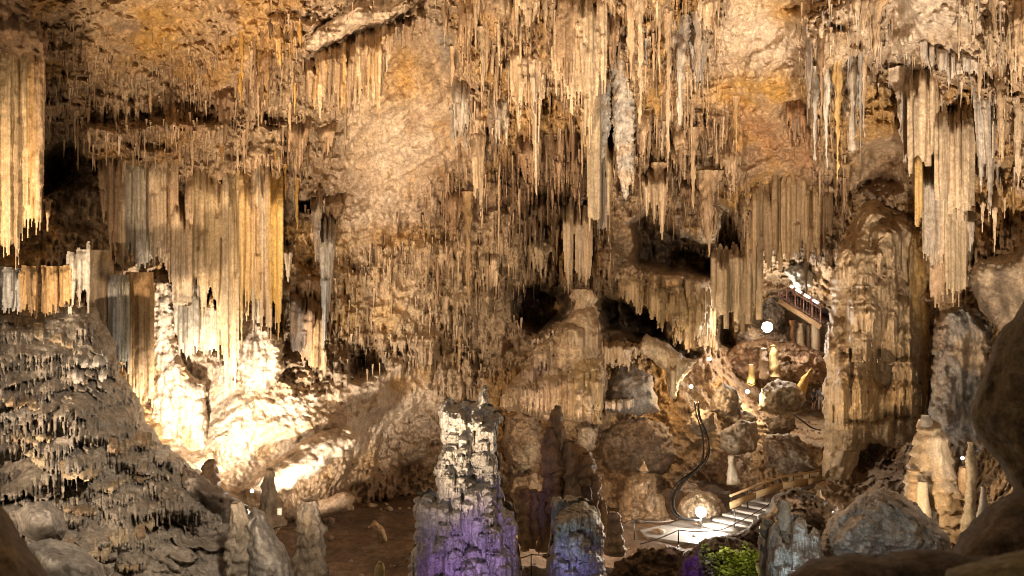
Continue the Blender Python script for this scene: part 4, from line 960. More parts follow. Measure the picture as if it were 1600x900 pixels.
BIG = curtain('flowstone_column', 'great scalloped flowstone column with an amber stripe on its right side', bigf, 40.0, cat='column', seed=41, thick=1.0, pleat=7, pd=.6, lump=.22, terr=None,
    core=([(1288, 690), (1286, 600), (1290, 520), (1300, 430), (1318, 372), (1342, 326), (1364, 308), (1396, 322), (1432, 332), (1458, 356), (1466, 450), (1468, 570), (1460, 650), (1440, 690), (1400, 700), (1362, 694), (1345, 712), (1330, 745), (1290, 750), (1284, 720)], 39.2, 3.0, 55, 6.0), corecol=(TN, TAN), )
relief('grey_rock', [(1455, 600), (1462, 500), (1500, 470), (1560, 500), (1580, 640), (1560, 760), (1530, 720), (1490, 700), (1450, 660)], 34.0, 2.5, 40, 2.2, (7, .04), lambda X, d, Z, gx, gy: .7 * (billow(X * 1.6, d, Z * .3, 4, seed=3) - .5) + .5 * fbm(X * .7, d, Z * .7, 4, seed=8), GREY, UMBER, BUFF, .7, label='grey streaked rock face between the great column and the dark foreground rock', cat='rock', seed=48)
relief('layered_rock', [(1510, 430), (1530, 405), (1585, 395), (1600, 380), (1660, 400), (1660, 520), (1580, 540), (1530, 480)], 31.0, 2.0, 30, 2.2, (5, .05), lambda X, d, Z, gx, gy: terrace(X, d, Z, .8, .6, 2.4, 14), (.36, .27, .18), DARK, None, .7, label='dark layered rock at the right edge above the foreground rock', cat='rock', seed=49)
# lit stalagmite group right
G1 = empty('ribbed_stalagmite', P(1460, 830, 32.5), 'broad ribbed stalagmite lit warm from the left, right of the pale boulder', 'stalagmite')
loft('body', [(655, 1437, 1452), (680, 1436, 1470), (720, 1430, 1488), (760, 1424, 1500), (800, 1440, 1508), (840, 1460, 1515)], 32.5, .9, (.08, 2), (.2, .9), (.5, .42, 3.5), base=BUFF, second=TAN, parent=G1, seed=50)
loft('side_lobe', [(735, 1424, 1434), (745, 1420, 1442), (775, 1416, 1442), (800, 1404, 1440), (815, 1396, 1440)], 32.0, .9, (.05, 2), (.15, .9), (.3, .25, 2.4), base=BUFF, second=UMBER, parent=G1, seed=51)
loft('tip', [(648, 1440, 1452), (656, 1438, 1456), (668, 1438, 1460)], 32.3, .9, (0, 2), (.05, .9), base=GREY, second=TAN, parent=G1, seed=52)
loft('thin_column', [(752, 1434, 1446), (760, 1434, 1447), (780, 1433, 1448), (795, 1428, 1452), (820, 1420, 1458)], 31.4, .9, (.03, 2), (.05, .9), base=(.44, .38, .30), second=TAN, seed=53)
tag(COL.objects[-1], 'small white topped column in front of the ribbed stalagmite', 'stalagmite')
loft('thin_column', [(690, 1512, 1522), (720, 1510, 1526), (735, 1514, 1526), (780, 1510, 1525), (830, 1500, 1524)], 30.5, .9, (.04, 2), (.06, 1.5), (.3, .12, 3), base=(.36, .3, .22), second=UMBER, seed=54)
tag(COL.objects[-1], 'knotted column right of the ribbed stalagmite', 'column')
loft('thin_column', [(730, 1500, 1511), (745, 1498, 1512), (780, 1497, 1513)], 31.6, .9, (.03, 2), (.03, .9), base=(.5, .33, .18), second=TAN, seed=55)
tag(COL.objects[-1], 'short orange stub between the ribbed stalagmite and the knotted column', 'stalagmite')
loft('thin_column', [(760, 1532, 1540), (800, 1528, 1544), (840, 1520, 1548)], 29.5, .9, (.03, 2), (.06, 1.9), base=GREY, second=TAN, seed=56)
tag(COL.objects[-1], 'pale grey leaning spike beside the foreground rock', 'stalagmite')

# ------------------------------------------------------------------ left slope and its fringes
slope_d = rbf([(-60, 470, 27), (100, 500, 27.5), (190, 580, 28), (240, 680, 27), (330, 760, 26), (420, 900, 24), (0, 600, 25.5), (120, 650, 25), (0, 750, 23), (200, 780, 23.5), (100, 900, 20.5), (300, 920, 22), (-60, 900, 19)], 40)
def slope_disp(X, d, Z, gx, gy):
    m = sstep(-40, 40, gy - 545 + 0.15 * gx)
    return .7 * terrace(X, d, Z, 1.3, .95, 2.0, 3) * (.45 + .75 * m) + .5 * fbm(X * .5, d * .5, Z * .5, 3, seed=4) + .22 * (billow(X * 3, d * 3, Z * 1.2, 3, seed=6) - .5)
def lip(D, gx0, gy0, st, cx, cy, ln, slope, cu, A, r):
    """a draped shelf: it swells downward and ends in a row of teeth"""
    j0 = max(0, int((cx - ln / 2 - gx0) / st)); j1 = min(D.shape[1], int((cx + ln / 2 - gx0) / st) + 1)
    i0 = max(0, int((cy - 46 - gy0) / st)); i1 = min(D.shape[0], int((cy + 46 - gy0) / st) + 1)
    if j1 - j0 < 6 or i1 - i0 < 6: return
    xx = gx0 + np.arange(j0, j1) * st; yy = gy0 + np.arange(i0, i1) * st
    u = np.clip((xx - cx) / (ln / 2), -1, 1)
    wdt = r.uniform(3.6, 5.2); k = np.floor(xx / wdt).astype(int); v = xx / wdt - k
    Lk = r.uniform(8, 20, k.max() - k.min() + 1)[k - k.min()]
    rib = np.sqrt(np.clip(1 - (2 * v - 1) ** 2, 0, 1))
    ye = cy + u * ln / 2 * slope + cu * (1 - u * u)
    e = ye + Lk * rib * (1 - .5 * u * u)
    Y = yy[:, None]
    s = np.clip((Y - ye[None] + 36) / 36, 0, 1) ** 1.2 * np.where(Y > ye[None], 1 - .55 * (Y - ye[None]) / (e - ye + 1)[None], 1)
    b = A * np.sqrt(1 - u ** 2)[None] * s * (1 - .38 * (1 - rib)[None] * np.clip((Y - ye[None] + 16) / 16, 0, 1)) * (Y < e[None])
    S = D[i0:i1, j0:j1]
    S[...] = np.where(np.isfinite(S), S - b, S)

def tiers(D, gx0, gy0, st):
    """shelves with hanging teeth, from the back to the front"""
    r = np.random.default_rng(14)
    pts = in_poly([(-60, 500), (110, 490), (170, 520), (260, 700), (320, 750), (330, 900), (100, 880), (-60, 780)], 90, r)
    pts.sort(key=lambda p: p[1])
    for x, y in pts:
        ln = r.uniform(36, 130); sl_ = r.uniform(-.28, .12); cu = r.uniform(-6, 10)
        lip(D, gx0, gy0, st, x, y, ln, sl_, cu, r.uniform(.16, .42), r)
        n = int(ln / 9); ph = r.uniform(0, 6)
        for k in range(n):
            u = (k + r.uniform(.2, .8)) / n * 2 - 1
            yy = y + u * ln / 2 * sl_ + cu * (1 - u * u) + 2 * math.sin(u * 7 + ph)
            raise_rib(D, gx0, gy0, st, x + u * ln / 2, yy - 9, yy + r.uniform(10, 24) * (1 - .5 * u * u), r.uniform(3.6, 6.5), 'cone', r.uniform(1.2, 1.9), r.uniform(-1.5, 1.5), 1.2, None, 0, None, .3)
sl = relief('flowstone_slope', [(-80, 500), (0, 492), (60, 500), (110, 480), (150, 478), (172, 520), (190, 575), (215, 620), (235, 665), (262, 700), (290, 722), (318, 745), (350, 775), (395, 800), (420, 850), (432, 960), (-80, 960)],
            slope_d, 3.0, 45, 1.6, (5, .05), slope_disp, (.355, .315, .265), (.25, .215, .18), GREY, .8, M_WET, seed=60, ribs=tiers, freq=.5, cstretch=.8, label='steep scalloped flowstone slope with toothed shelves at lower left', cat='flowstone')
def SLD(px, py): return float(slope_d(px, py))
rs = random.Random(5)
fr_lines = [(0, 60, 615, 640, 'pale toothed fringe high on the flowstone slope at the left edge'), (20, 80, 680, 690, 'pale toothed fringe on the left side of the slope above the grey dome'), (40, 85, 705, 718, 'short toothed fringe just under the higher left fringe'),
            (55, 120, 520, 540, 'brown toothed fringe near the top of the slope under the dark shelf'), (115, 165, 555, 570, 'white toothed fringe near the upper right edge of the slope'), (105, 165, 582, 590, 'second white toothed fringe below the upper right one'),
            (95, 150, 735, 745, 'tan toothed fringe in the middle of the slope'), (100, 150, 790, 800, 'tan toothed fringe low in the middle of the slope'), (140, 240, 865, 820, 'widest cream toothed fringe at the foot of the slope'),
            (150, 235, 760, 740, 'cream toothed fringe right of the middle one'), (215, 265, 735, 715, 'grey white toothed fringe near the right edge of the slope'), (170, 235, 700, 690, 'thin tan toothed fringe in the shade high on the slope'), (102, 145, 850, 850, 'short cream fringe left of the widest one'), (185, 215, 880, 880, 'small tan fringe under the widest one')]
SLK = 'steep scalloped flowstone slope with toothed shelves at lower left'
for i, (a, b, ya, yb, lab) in enumerate(fr_lines):
    r = random.Random(70 + i); big_ = 1.6 if i == 8 else 1.0
    n = max(3, int((b - a) / 9)); col0 = (.47, .39, .28) if i not in (4, 5, 10) else (.48, .46, .42); fl_ = []
    for k in range(n):
        x = a + (b - a) * (k + .5) / n; y = ya + (yb - ya) * (k + .5) / n + r.uniform(-3, 3) + 5 * math.sin(k * 1.1)
        dk = rel_depth(SLK, x, y) - .12
        fl_.append((x - 8, x + 8, y - 16 * big_, y + r.uniform(9, 17) * big_, shade(col0, r.uniform(.85, 1.12)), UMBER, 'cone' if r.random() < .3 else 'drape', dk))
    curtain('toothed_fringe', lab, [f[:7] + (f[7] - fl_[0][7],) for f in fl_], fl_[0][7], cat='fringe', seed=70 + i, partname='tooth', rooted=False, lean=.9, thick=.6, pleat=4.4, pd=1.3)
# grey domes and boulders bottom left
dome = lambda s, k=.25: (lambda X, d, Z, gx, gy: k * fbm(X * .9, d * .9, Z * .9, 4, .5, seed=s) + .10 * (billow(X * 3, d * 3, Z * 3, 3, seed=s + 2) - .5))
relief('grey_boulder', [(24, 800), (40, 786), (75, 783), (98, 800), (104, 830), (95, 845), (60, 846), (30, 835)], 18.0, 1.2, 28, 2.0, (2, .05), dome(1), GREY, (.2, .18, .16), None, .6, label='round grey boulder on the slope above the foreground corner', cat='boulder', seed=80)
relief('grey_boulder', [(44, 850), (80, 842), (120, 850), (160, 880), (180, 960), (60, 960), (40, 890)], 16.5, 1.6, 40, 2.0, (3, .04), dome(2), COOL, GREY, None, .6, label='long smooth grey boulder at the bottom left beside the brown corner rock', cat='boulder', seed=81)
relief('grey_boulder', [(366, 960), (372, 880), (380, 815), (396, 792), (412, 800), (430, 832), (452, 872), (474, 960)], 22.0, 1.6, 34, 2.0, (3, .04), dome(3), (.30, .285, .265), GREY, None, .6, label='smooth pale grey boulder at the bottom between the slope and the stump', cat='boulder', seed=82)
relief('dark_rock', [(285, 730), (320, 745), (385, 790), (390, 960), (250, 960), (270, 850)], 24.0, 1.5, 30, 2.0, (5, .05), lambda X, d, Z, gx, gy: .6 * fbm(X, d, Z, 4, seed=5) + .2 * billow(X * 3, d, Z * 2, 3, seed=7), (.22, .19, .16), DARK, GREY, .6, label='dark rough rock face at the right end of the slope', cat='rock', seed=83)
for nm, rows, d, b, s, lab, sd in [
    ('stalagmite_stump', [(718, 326, 334), (728, 320, 338), (756, 316, 342), (770, 312, 346)], 28.0, UMBER, BROWN, 'small dark stump standing before the bright glow', 84),
    ('stalagmite_stump', [(732, 417, 428), (742, 412, 431), (770, 408, 433), (790, 404, 440), (820, 400, 446)], 27.0, (.36, .28, .2), UMBER, 'broken stump with a flat top right of the lit slab end', 85),
    ('stalagmite_stump', [(782, 472, 492), (800, 466, 498), (830, 466, 504), (870, 460, 508), (930, 456, 512)], 24.5, (.42, .34, .25), GREY, 'thick ribbed buff stump at the bottom left of the brown hollow', 86),
    ('stalagmite_stump', [(785, 362, 376), (800, 358, 384), (840, 356, 388), (890, 352, 392), (940, 350, 396)], 22.5, (.44, .38, .30), GREY, 'pale ribbed stump beside the smooth pale grey boulder', 87),
    ('stalagmite_stump', [(690, 700, 704), (705, 690, 703), (745, 684, 703), (770, 680, 705)], 38.0, (.42, .28, .15), UMBER, 'thin orange stump hidden behind the tall tower', 88)]:
    loft(nm, rows, d, .9, (.10, 3.5), (.11, 2.2), (.30, .10, 5), base=shade(b, .8), second=s, seed=sd, mat=M_WET, cstretch=.6)
    tag(COL.objects[-1], lab, 'stalagmite')
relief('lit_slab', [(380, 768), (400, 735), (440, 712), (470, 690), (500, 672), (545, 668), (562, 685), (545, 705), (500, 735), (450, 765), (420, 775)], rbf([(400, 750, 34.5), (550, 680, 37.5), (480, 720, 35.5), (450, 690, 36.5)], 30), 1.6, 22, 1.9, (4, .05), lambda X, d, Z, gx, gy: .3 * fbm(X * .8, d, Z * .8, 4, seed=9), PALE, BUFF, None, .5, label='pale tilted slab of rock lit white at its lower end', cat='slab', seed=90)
relief('brown_boulder', [(486, 800), (500, 780), (540, 768), (556, 778), (545, 798), (505, 808)], 36.0, 1.0, 16, 2.0, (2, .08), dome(5), (.40, .28, .18), UMBER, label='flat brown boulder lying in the brown hollow', cat='boulder', seed=91)
relief('brown_boulder', [(578, 822), (585, 812), (600, 825), (606, 845), (596, 848)], 34.5, .6, 10, 2.0, (1, .08), dome(6), (.40, .28, .16), TAN, label='small tan stone on the dark floor of the hollow', cat='boulder', seed=92)
loft('stalagmite_stump', [(878, 590, 598), (890, 586, 602), (930, 584, 604)], 31.0, .9, (.03, 2), (.06, 1.5), base=(.40, .33, .12), second=TAN, seed=93)
tag(COL.objects[-1], 'small yellowish stump at the bottom edge left of the tower', 'stalagmite')

# ------------------------------------------------------------------ coloured towers
def bumpy(poly, amp, wave, seed):
    """an outline with rounded knobs along it"""
    r = random.Random(seed); out = []; n = len(poly); ph = 0.0
    cx = sum(p[0] for p in poly) / n; cy = sum(p[1] for p in poly) / n
    area = sum(poly[i][0] * poly[(i + 1) % n][1] - poly[(i + 1) % n][0] * poly[i][1] for i in range(n))
    sgn = 1 if area > 0 else -1; wl = wave * r.uniform(.6, 1.4); am = amp * r.uniform(.4, 1.2)
    for i in range(n):
        (x0, y0), (x1, y1) = poly[i], poly[(i + 1) % n]
        L = math.hypot(x1 - x0, y1 - y0) + 1e-6; m = max(1, int(L / 2.0))
        for k in range(m):
            t = k / m; ph += L / m / wl
            if ph > 1: ph -= 1; wl = wave * r.uniform(.6, 1.5); am = amp * r.uniform(.3, 1.2)
            o = am * (math.sqrt(max(0, 1 - (2 * ph - 1) ** 2)) - .5)
            out.append((x0 + (x1 - x0) * t + sgn * (y1 - y0) / L * o, y0 + (y1 - y0) * t - sgn * (x1 - x0) / L * o))
    return out
rb = random.Random(8)
LW = (.41, .39, .36); LG = (.31, .285, .25)
lob = [(686, 712, 632, 720), (700, 728, 634, 760), (716, 752, 640, 740), (744, 776, 648, 752), (684, 722, 700, 860), (706, 746, 742, 850), (742, 774, 738, 850), (760, 788, 735, 850), (770, 812, 792, 960), (650, 686, 776, 960), (668, 710, 782, 960), (642, 672, 846, 960), (692, 734, 842, 960), (730, 770, 838, 960), (758, 800, 850, 960), (766, 782, 646, 690)]
tf = [(a, b, c, d, shade(LW, rb.uniform(.85, 1.1)), LG, 'hump') for a, b, c, d in lob]
for k in range(70):
    y = 636 + 300 * (k + rb.random()) / 70; t = (y - 640) / 290; lo = 690 - 35 * max(0, t - .45) * 1.6; hi = 775 + 32 * max(0, t - .3); x = rb.uniform(lo, hi); w = rb.uniform(12, 28)
    tf.append((x - w / 2, x + w / 2, y, y + w * rb.uniform(.9, 1.8), shade(LW, rb.uniform(.8, 1.1)), LG, 'hump'))
tex = lambda X, d, Z: .10 * fbm(X * 3, d * 3, Z * 3, 3, .6, seed=3) + .07 * (billow(X * 6, d * 6, Z * 5, 2, seed=5) - .4)
curtain('stalagmite_tower', 'tall grey white stalagmite tower of knobs lit purple at its foot', tf, 27.0, cat='stalagmite', seed=200, thick=.95, pleat=5.5, pd=.7, partname='lobe', lump=.10, terr=(.34, .10, 5), mat=M_WET, ctexture=tex, closed=True, st=1.0,
    core=(bumpy([(686, 640), (690, 628), (700, 624), (712, 634), (724, 628), (738, 632), (748, 622), (752, 604), (760, 604), (764, 636), (778, 644), (783, 655), (776, 676), (774, 720), (780, 735), (785, 770), (784, 792), (804, 800), (808, 850), (814, 890), (818, 985), (636, 985), (640, 880), (648, 850), (650, 810), (646, 782), (664, 774), (684, 780), (680, 740), (686, 715), (692, 700), (688, 670)], 7, 20, 4), 26.6, 1.1, 20, 2.0), corecol=(LW, LG))
tf = [(a, b, c, d, shade(LW, rb.uniform(.85, 1.1)), LG, 'hump') for a, b, c, d in [(864, 902, 800, 880), (890, 936, 790, 985), (856, 904, 866, 985), (922, 946, 808, 985), (872, 900, 792, 830)]]
for k in range(34):
    y = 796 + 140 * (k + rb.random()) / 34; x = rb.uniform(862, 940); w = rb.uniform(12, 28); tf.append((x - w / 2, x + w / 2, y, y + w * rb.uniform(.9, 1.8), shade(LW, rb.uniform(.8, 1.1)), LG, 'hump'))
curtain('stalagmite_tower', 'shorter rounded stalagmite tower lit blue, violet and yellow', tf, 28.2, cat='stalagmite', seed=230, thick=.95, pleat=5.5, pd=.8, partname='lobe', lump=.10, terr=(.36, .10, 5), mat=M_WET, ctexture=tex, closed=True, st=1.0,
    core=(bumpy([(860, 985), (855, 900), (858, 862), (868, 838), (866, 812), (876, 798), (896, 787), (914, 784), (930, 792), (940, 812), (944, 840), (942, 866), (948, 900), (950, 985)], 5, 18, 9), 27.8, 1.0, 22, 2.0), corecol=(LW, LG))
T3 = empty('dark_column', P(892, 800, 34), 'dark brown ragged column rising behind the shorter lit tower', 'column')
for i, (nm, rows, d) in enumerate([('body', [(690, 862, 900), (720, 852, 926), (760, 850, 932), (800, 858, 930), (850, 868, 926)], 34.2), ('spire', [(634, 866, 872), (645, 860, 876), (690, 856, 880), (740, 854, 884), (780, 856, 884)], 33.6), ('lobe', [(690, 884, 896), (710, 880, 904), (780, 880, 908), (830, 884, 904)], 33.4),
                                   ('lobe', [(708, 908, 922), (720, 904, 926), (780, 906, 928), (830, 908, 926)], 33.5), ('spire', [(740, 928, 932), (750, 926, 936), (800, 926, 936), (840, 926, 936)], 33.3), ('lobe', [(668, 856, 866), (690, 850, 870), (760, 848, 872), (800, 856, 876)], 33.4)]):
    loft(nm, rows, d, .85, (.12, 2.6), (.25, 1.3), (.6, .2, 3), base=(.25, .16, .09), second=BROWN, third=(.36, .25, .16), parent=T3, seed=240 + i)
for i, rows in enumerate([[(762, 812, 820), (775, 808, 824), (820, 808, 826), (860, 812, 826)], [(765, 826, 834), (778, 822, 840), (830, 824, 842), (856, 826, 838)], [(768, 842, 850), (780, 838, 856), (830, 840, 862), (860, 842, 864)]]):
    loft('brown_stalagmite', rows, 33.0 + .3 * i, .9, (.06, 3), (.15, 1.6), (.4, .15, 3), base=(.3, .2, .11), second=BROWN, seed=250 + i)
    tag(COL.objects[-1], ['left one of three brown stubs between the two lit towers', 'middle one of three brown stubs between the two lit towers', 'right one of three brown stubs between the two lit towers'][i], 'stalagmite', 'brown stubs between the towers')
loft('ringed_stalagmite', [(800, 953, 962), (806, 950, 968), (830, 948, 970), (850, 946, 972), (866, 948, 976)], 33.0, .9, (.03, 3), (.05, 1.6), (.42, .16, 2.5), base=BUFF, second=TAN, seed=260)
tag(COL.objects[-1], 'ringed tan stalagmite just right of the shorter lit tower', 'stalagmite')
loft('ringed_stalagmite', [(782, 938, 946), (792, 936, 948), (830, 936, 950)], 34.0, .9, (.03, 3), (.05, 1.6), (.3, .1, 2.5), base=TAN, second=UMBER, seed=261)
tag(COL.objects[-1], 'thin tan stub behind the ringed stalagmite', 'stalagmite')

# ------------------------------------------------------------------ rocks of the lower right
RK = [  # name, outline, depth, T, R, colours, label
    ('mound', [(964, 832), (966, 790), (980, 750), (1000, 735), (1020, 740), (1030, 770), (1046, 800), (1056, 832)], 40.5, 1.8, 28, (.38, .27, .17), UMBER, 'brown rock mound with a small stub on its top'),
    ('boulder', [(1122, 700), (1130, 672), (1155, 655), (1180, 660), (1188, 685), (1182, 705), (1150, 712)], 42.0, 1.6, 26, (.38, .31, .23), UMBER, 'large rounded grey boulder above the stair rail'),
    ('boulder', [(1055, 815), (1062, 780), (1085, 765), (1115, 770), (1135, 790), (1140, 815), (1100, 828)], 40.2, 1.6, 26, (.46, .36, .27), BUFF, 'rock mass lit bright behind the lower lamp'),
    ('boulder', [(1185, 640), (1190, 605), (1215, 592), (1245, 598), (1262, 625), (1250, 645), (1215, 650)], 47.0, 1.8, 24, (.42, .35, .26), UMBER, 'lumpy pale rock left of the two visitors'),
    ('boulder', [(1110, 640), (1115, 610), (1130, 596), (1150, 605), (1160, 640), (1140, 660)], 46.0, 1.4, 20, (.42, .33, .24), UMBER, 'rock with a white top between the two small lamps'),
    ('boulder', [(1190, 690), (1215, 675), (1245, 680), (1270, 705), (1280, 735), (1230, 742), (1195, 725)], 43.0, 1.3, 24, (.38, .31, .24), UMBER, 'broad low rock behind the middle of the hand rail'),
    ('boulder', [(1070, 665), (1090, 640), (1115, 645), (1118, 670), (1095, 685)], 44.5, 1.1, 18, (.38, .30, .22), BROWN, 'broken rock beside the upper end of the black cable'),
    ('boulder', [(786, 690), (792, 652), (815, 640), (840, 648), (852, 690), (846, 730), (812, 738), (790, 722)], 43.8, 1.4, 33, (.46, .36, .25), UMBER, 'lumpy tan rock lit from below under the left part of the ribbed apron'),
    ('boulder', [(936, 700), (942, 672), (970, 656), (1010, 652), (1046, 668), (1058, 710), (1040, 742), (985, 742), (948, 735)], 44.2, 1.5, 46, (.22, .16, .11), UMBER, 'dark smooth rock bulge between the grey dome and the brown mound'),
    ('boulder', [(902, 668), (915, 660), (934, 668), (930, 700), (912, 712), (900, 700)], 43.2, 0.8, 20, (.42, .34, .25), TAN, 'small buff rock behind the top of the dark ragged column'),
    ('boulder', [(790, 770), (800, 745), (836, 740), (852, 765), (846, 790), (806, 792)], 42.1, 0.9, 26, (.34, .25, .17), UMBER, 'brown rock behind the three brown stubs'),
    ('boulder', [(1195, 655), (1215, 648), (1240, 655), (1246, 672), (1222, 682), (1200, 676)], 45.6, 0.8, 20, (.36, .29, .22), BROWN, 'low grey brown rock under the lumpy pale one'),
    ('boulder', [(1130, 650), (1150, 640), (1178, 645), (1182, 658), (1150, 664)], 46.1, 0.7, 15, (.42, .36, .28), UMBER, 'flat pale rock left of the lumpy pale one'),
    ('boulder', [(1060, 765), (1072, 752), (1092, 756), (1098, 772), (1078, 782)], 41.4, 0.6, 15, (.40, .30, .22), UMBER, 'small pinkish rock above the lower lamp'),
    ('pale_boulder', [(1278, 868), (1290, 815), (1325, 790), (1365, 765), (1400, 768), (1440, 795), (1480, 835), (1490, 880), (1380, 900)], 27.0, 2.4, 60, (.48, .45, .40), GREY, 'big pale grey boulder at the lower right'),
    ('dark_rock', [(1195, 800), (1210, 775), (1240, 762), (1275, 772), (1310, 795), (1310, 830), (1250, 850), (1100, 862), (1120, 842), (1160, 828)], 31.0, 1.6, 26, (.12, .085, .06), DARK, 'dark rock ridge in front of the stairs'),
    ('dark_rock', [(1040, 960), (1065, 870), (1100, 842), (1150, 838), (1180, 850), (1200, 960)], 29.5, 1.6, 30, (.16, .12, .10), DARK, 'dark bank under the green plants at the bottom'),
    ('rock_pile', [(940, 960), (960, 880), (1000, 858), (1040, 850), (1070, 860), (1060, 960)], 32.0, 1.0, 30, (.22, .15, .09), BROWN, 'low brown bank of rubble at the bottom centre'),
]
for i, (nm, poly, d, T, R, b, s, lab) in enumerate(RK):
    relief(nm, poly, d, T, R, 1.8, (4, .06), lambda X, dd, Z, gx, gy, i=i: .45 * fbm(X * .9, dd * .9, Z * .9, 4, .55, seed=i) + .4 * (billow(X * 1.9, dd * 1.9, Z * 2.6, 4, .62, seed=i + 3) - .6), b, s, PALE if nm == 'pale_boulder' else None, .65, label=lab, cat='rock' if 'boulder' not in nm else 'boulder', seed=300 + i)
SM = [([(720, 1004, 1008), (728, 1003, 1012), (736, 1002, 1013)], 39.6, TAN, 'small stub on top of the brown mound'),
      ([(712, 1140, 1146), (722, 1137, 1150), (745, 1136, 1152), (756, 1136, 1158)], 41.0, (.45, .38, .29), 'white pointed stalagmite just above the hand rail start'),
      ([(570, 1171, 1177), (580, 1169, 1180), (600, 1168, 1180)], 50.0, (.42, .33, .13), 'glowing yellow stalagmite near the upper lamp'),
      ([(545, 1189, 1196), (560, 1187, 1198), (592, 1187, 1199)], 52.0, (.45, .35, .28), 'grey pink column below the upper lamp'),
      ([(540, 1205, 1212), (556, 1203, 1215), (588, 1204, 1216)], 52.5, (.46, .34, .16), 'ochre column right of the grey pink one'),
      ([(782, 1222, 1229), (790, 1219, 1231), (820, 1217, 1232), (850, 1214, 1236)], 26.5, (.46, .40, .31), 'smooth tall finger stalagmite on the blue white cluster')]
for i, (rows, d, b, lab) in enumerate(SM):
    loft('small_stalagmite', rows, d, .9, (.05, 3), (.10, 2.4), (.45, .10, 4), base=b, second=TAN, seed=330 + i, cap=.6)
    tag(COL.objects[-1], lab, 'stalagmite')
cf_ = [(a, b, c, d, shade((.45, .43, .39), rb.uniform(.8, 1.1)), GREY, 'hump') for a, b, c, d in [(1238, 1266, 812, 900), (1256, 1282, 822, 900), (1200, 1222, 820, 960), (1206, 1250, 846, 960), (1250, 1292, 850, 960)]]
for k in range(14):
    y = rb.uniform(825, 920); x = rb.uniform(1206, 1284); w = rb.uniform(9, 20); cf_.append((x - w / 2, x + w / 2, y, y + rb.uniform(14, 40), shade((.45, .43, .39), rb.uniform(.75, 1.1)), GREY, 'hump'))
curtain('stalagmite_cluster', 'cluster of knobbly blue white stalagmites at the bottom right of the green plants', cf_, 26.0, cat='stalagmite', seed=340, thick=.8, pleat=6, pd=.9, partname='lobe', lump=.1, mat=M_WET, ctexture=tex, closed=True, st=1.0,
    core=([(1194, 965), (1198, 850), (1202, 824), (1212, 814), (1220, 826), (1222, 846), (1232, 850), (1238, 816), (1248, 806), (1260, 812), (1264, 836), (1270, 820), (1280, 830), (1288, 870), (1294, 965)], 25.8, .6, 18, 2.0), corecol=((.45, .43, .39), GREY))
GOLD = relief('golden_flake', [(1240, 612), (1252, 590), (1268, 575), (1262, 600), (1258, 622), (1246, 625)], 50.0, .5, 8, 1.4, (1, .1), None, (.55, .36, .10), OCHRE, label='golden lit rock flake left above the visitors', cat='rock', seed=350)
for i, (x0, x1, y0, y1, d, b) in enumerate([(1234, 1243, 500, 548, 57.0, RUST), (1246, 1256, 505, 552, 56.6, TAN), (1258, 1265, 508, 548, 57.2, UMBER)]):
    loft('rock_pillar', [(y0, x0, x1), (y0 + 10, x0 + 1, x1 - 1), (y1 - 12, x0, x1), (y1, x0 - 2, x1 + 2)], d, .9, (.08, 3), (.12, 1.6), None, base=b, second=UMBER, seed=360 + i)
    tag(COL.objects[-1], ['rusty pillar of rock nearest the lamp under the upper stairs', 'tan pillar of rock in the middle under the upper stairs', 'thin brown pillar of rock beside the stair support'][i], 'pillar')
for i, (poly, d, b, lab) in enumerate([
    ([(1126, 560), (1150, 535), (1190, 528), (1230, 535), (1296, 548), (1300, 590), (1250, 600), (1190, 596), (1130, 600)], 54.0, (.28, .17, .10), 'reddish brown ledge of rock below the upper lamp'),
    ([(1150, 520), (1170, 505), (1200, 518), (1225, 522), (1240, 540), (1200, 552), (1150, 548)], 55.0, (.20, .15, .11), 'dark rock hump directly under the upper lamp'),
    ([(1186, 440), (1210, 432), (1226, 450), (1230, 500), (1212, 515), (1190, 495)], 57.0, (.24, .2, .17), 'dark grey rock beside the top of the upper stairs'),
    ([(1230, 556), (1262, 550), (1294, 560), (1296, 606), (1262, 596), (1240, 585)], 52.5, (.32, .2, .12), 'rusty rock ledge above the visitors')]):
    relief('alcove_rock', poly, d, 1.6, 18, 1.6, (5, .08), lambda X, dd, Z, gx, gy, i=i: .5 * (billow(X * 1.4, dd * 1.4, Z * 2.2, 4, .6, seed=i + 3) - .5) + .3 * fbm(X, dd, Z, 3, seed=i), b, BROWN, TAN, .6, seed=370 + i, label=lab, cat='rock')
NB = [([(1250, 765), (1262, 762), (1270, 790), (1268, 800), (1256, 800)], 'hollow'), ]
loft('small_stalagmite', [(766, 1276, 1282), (775, 1272, 1286), (790, 1276, 1292), (800, 1286, 1300)], 33.0, .9, (.03, 3), (.08, 2), base=PALE, second=BUFF, seed=352)
tag(COL.objects[-1], 'curved bright stalagmite at the foot of the smooth brown cone', 'stalagmite')

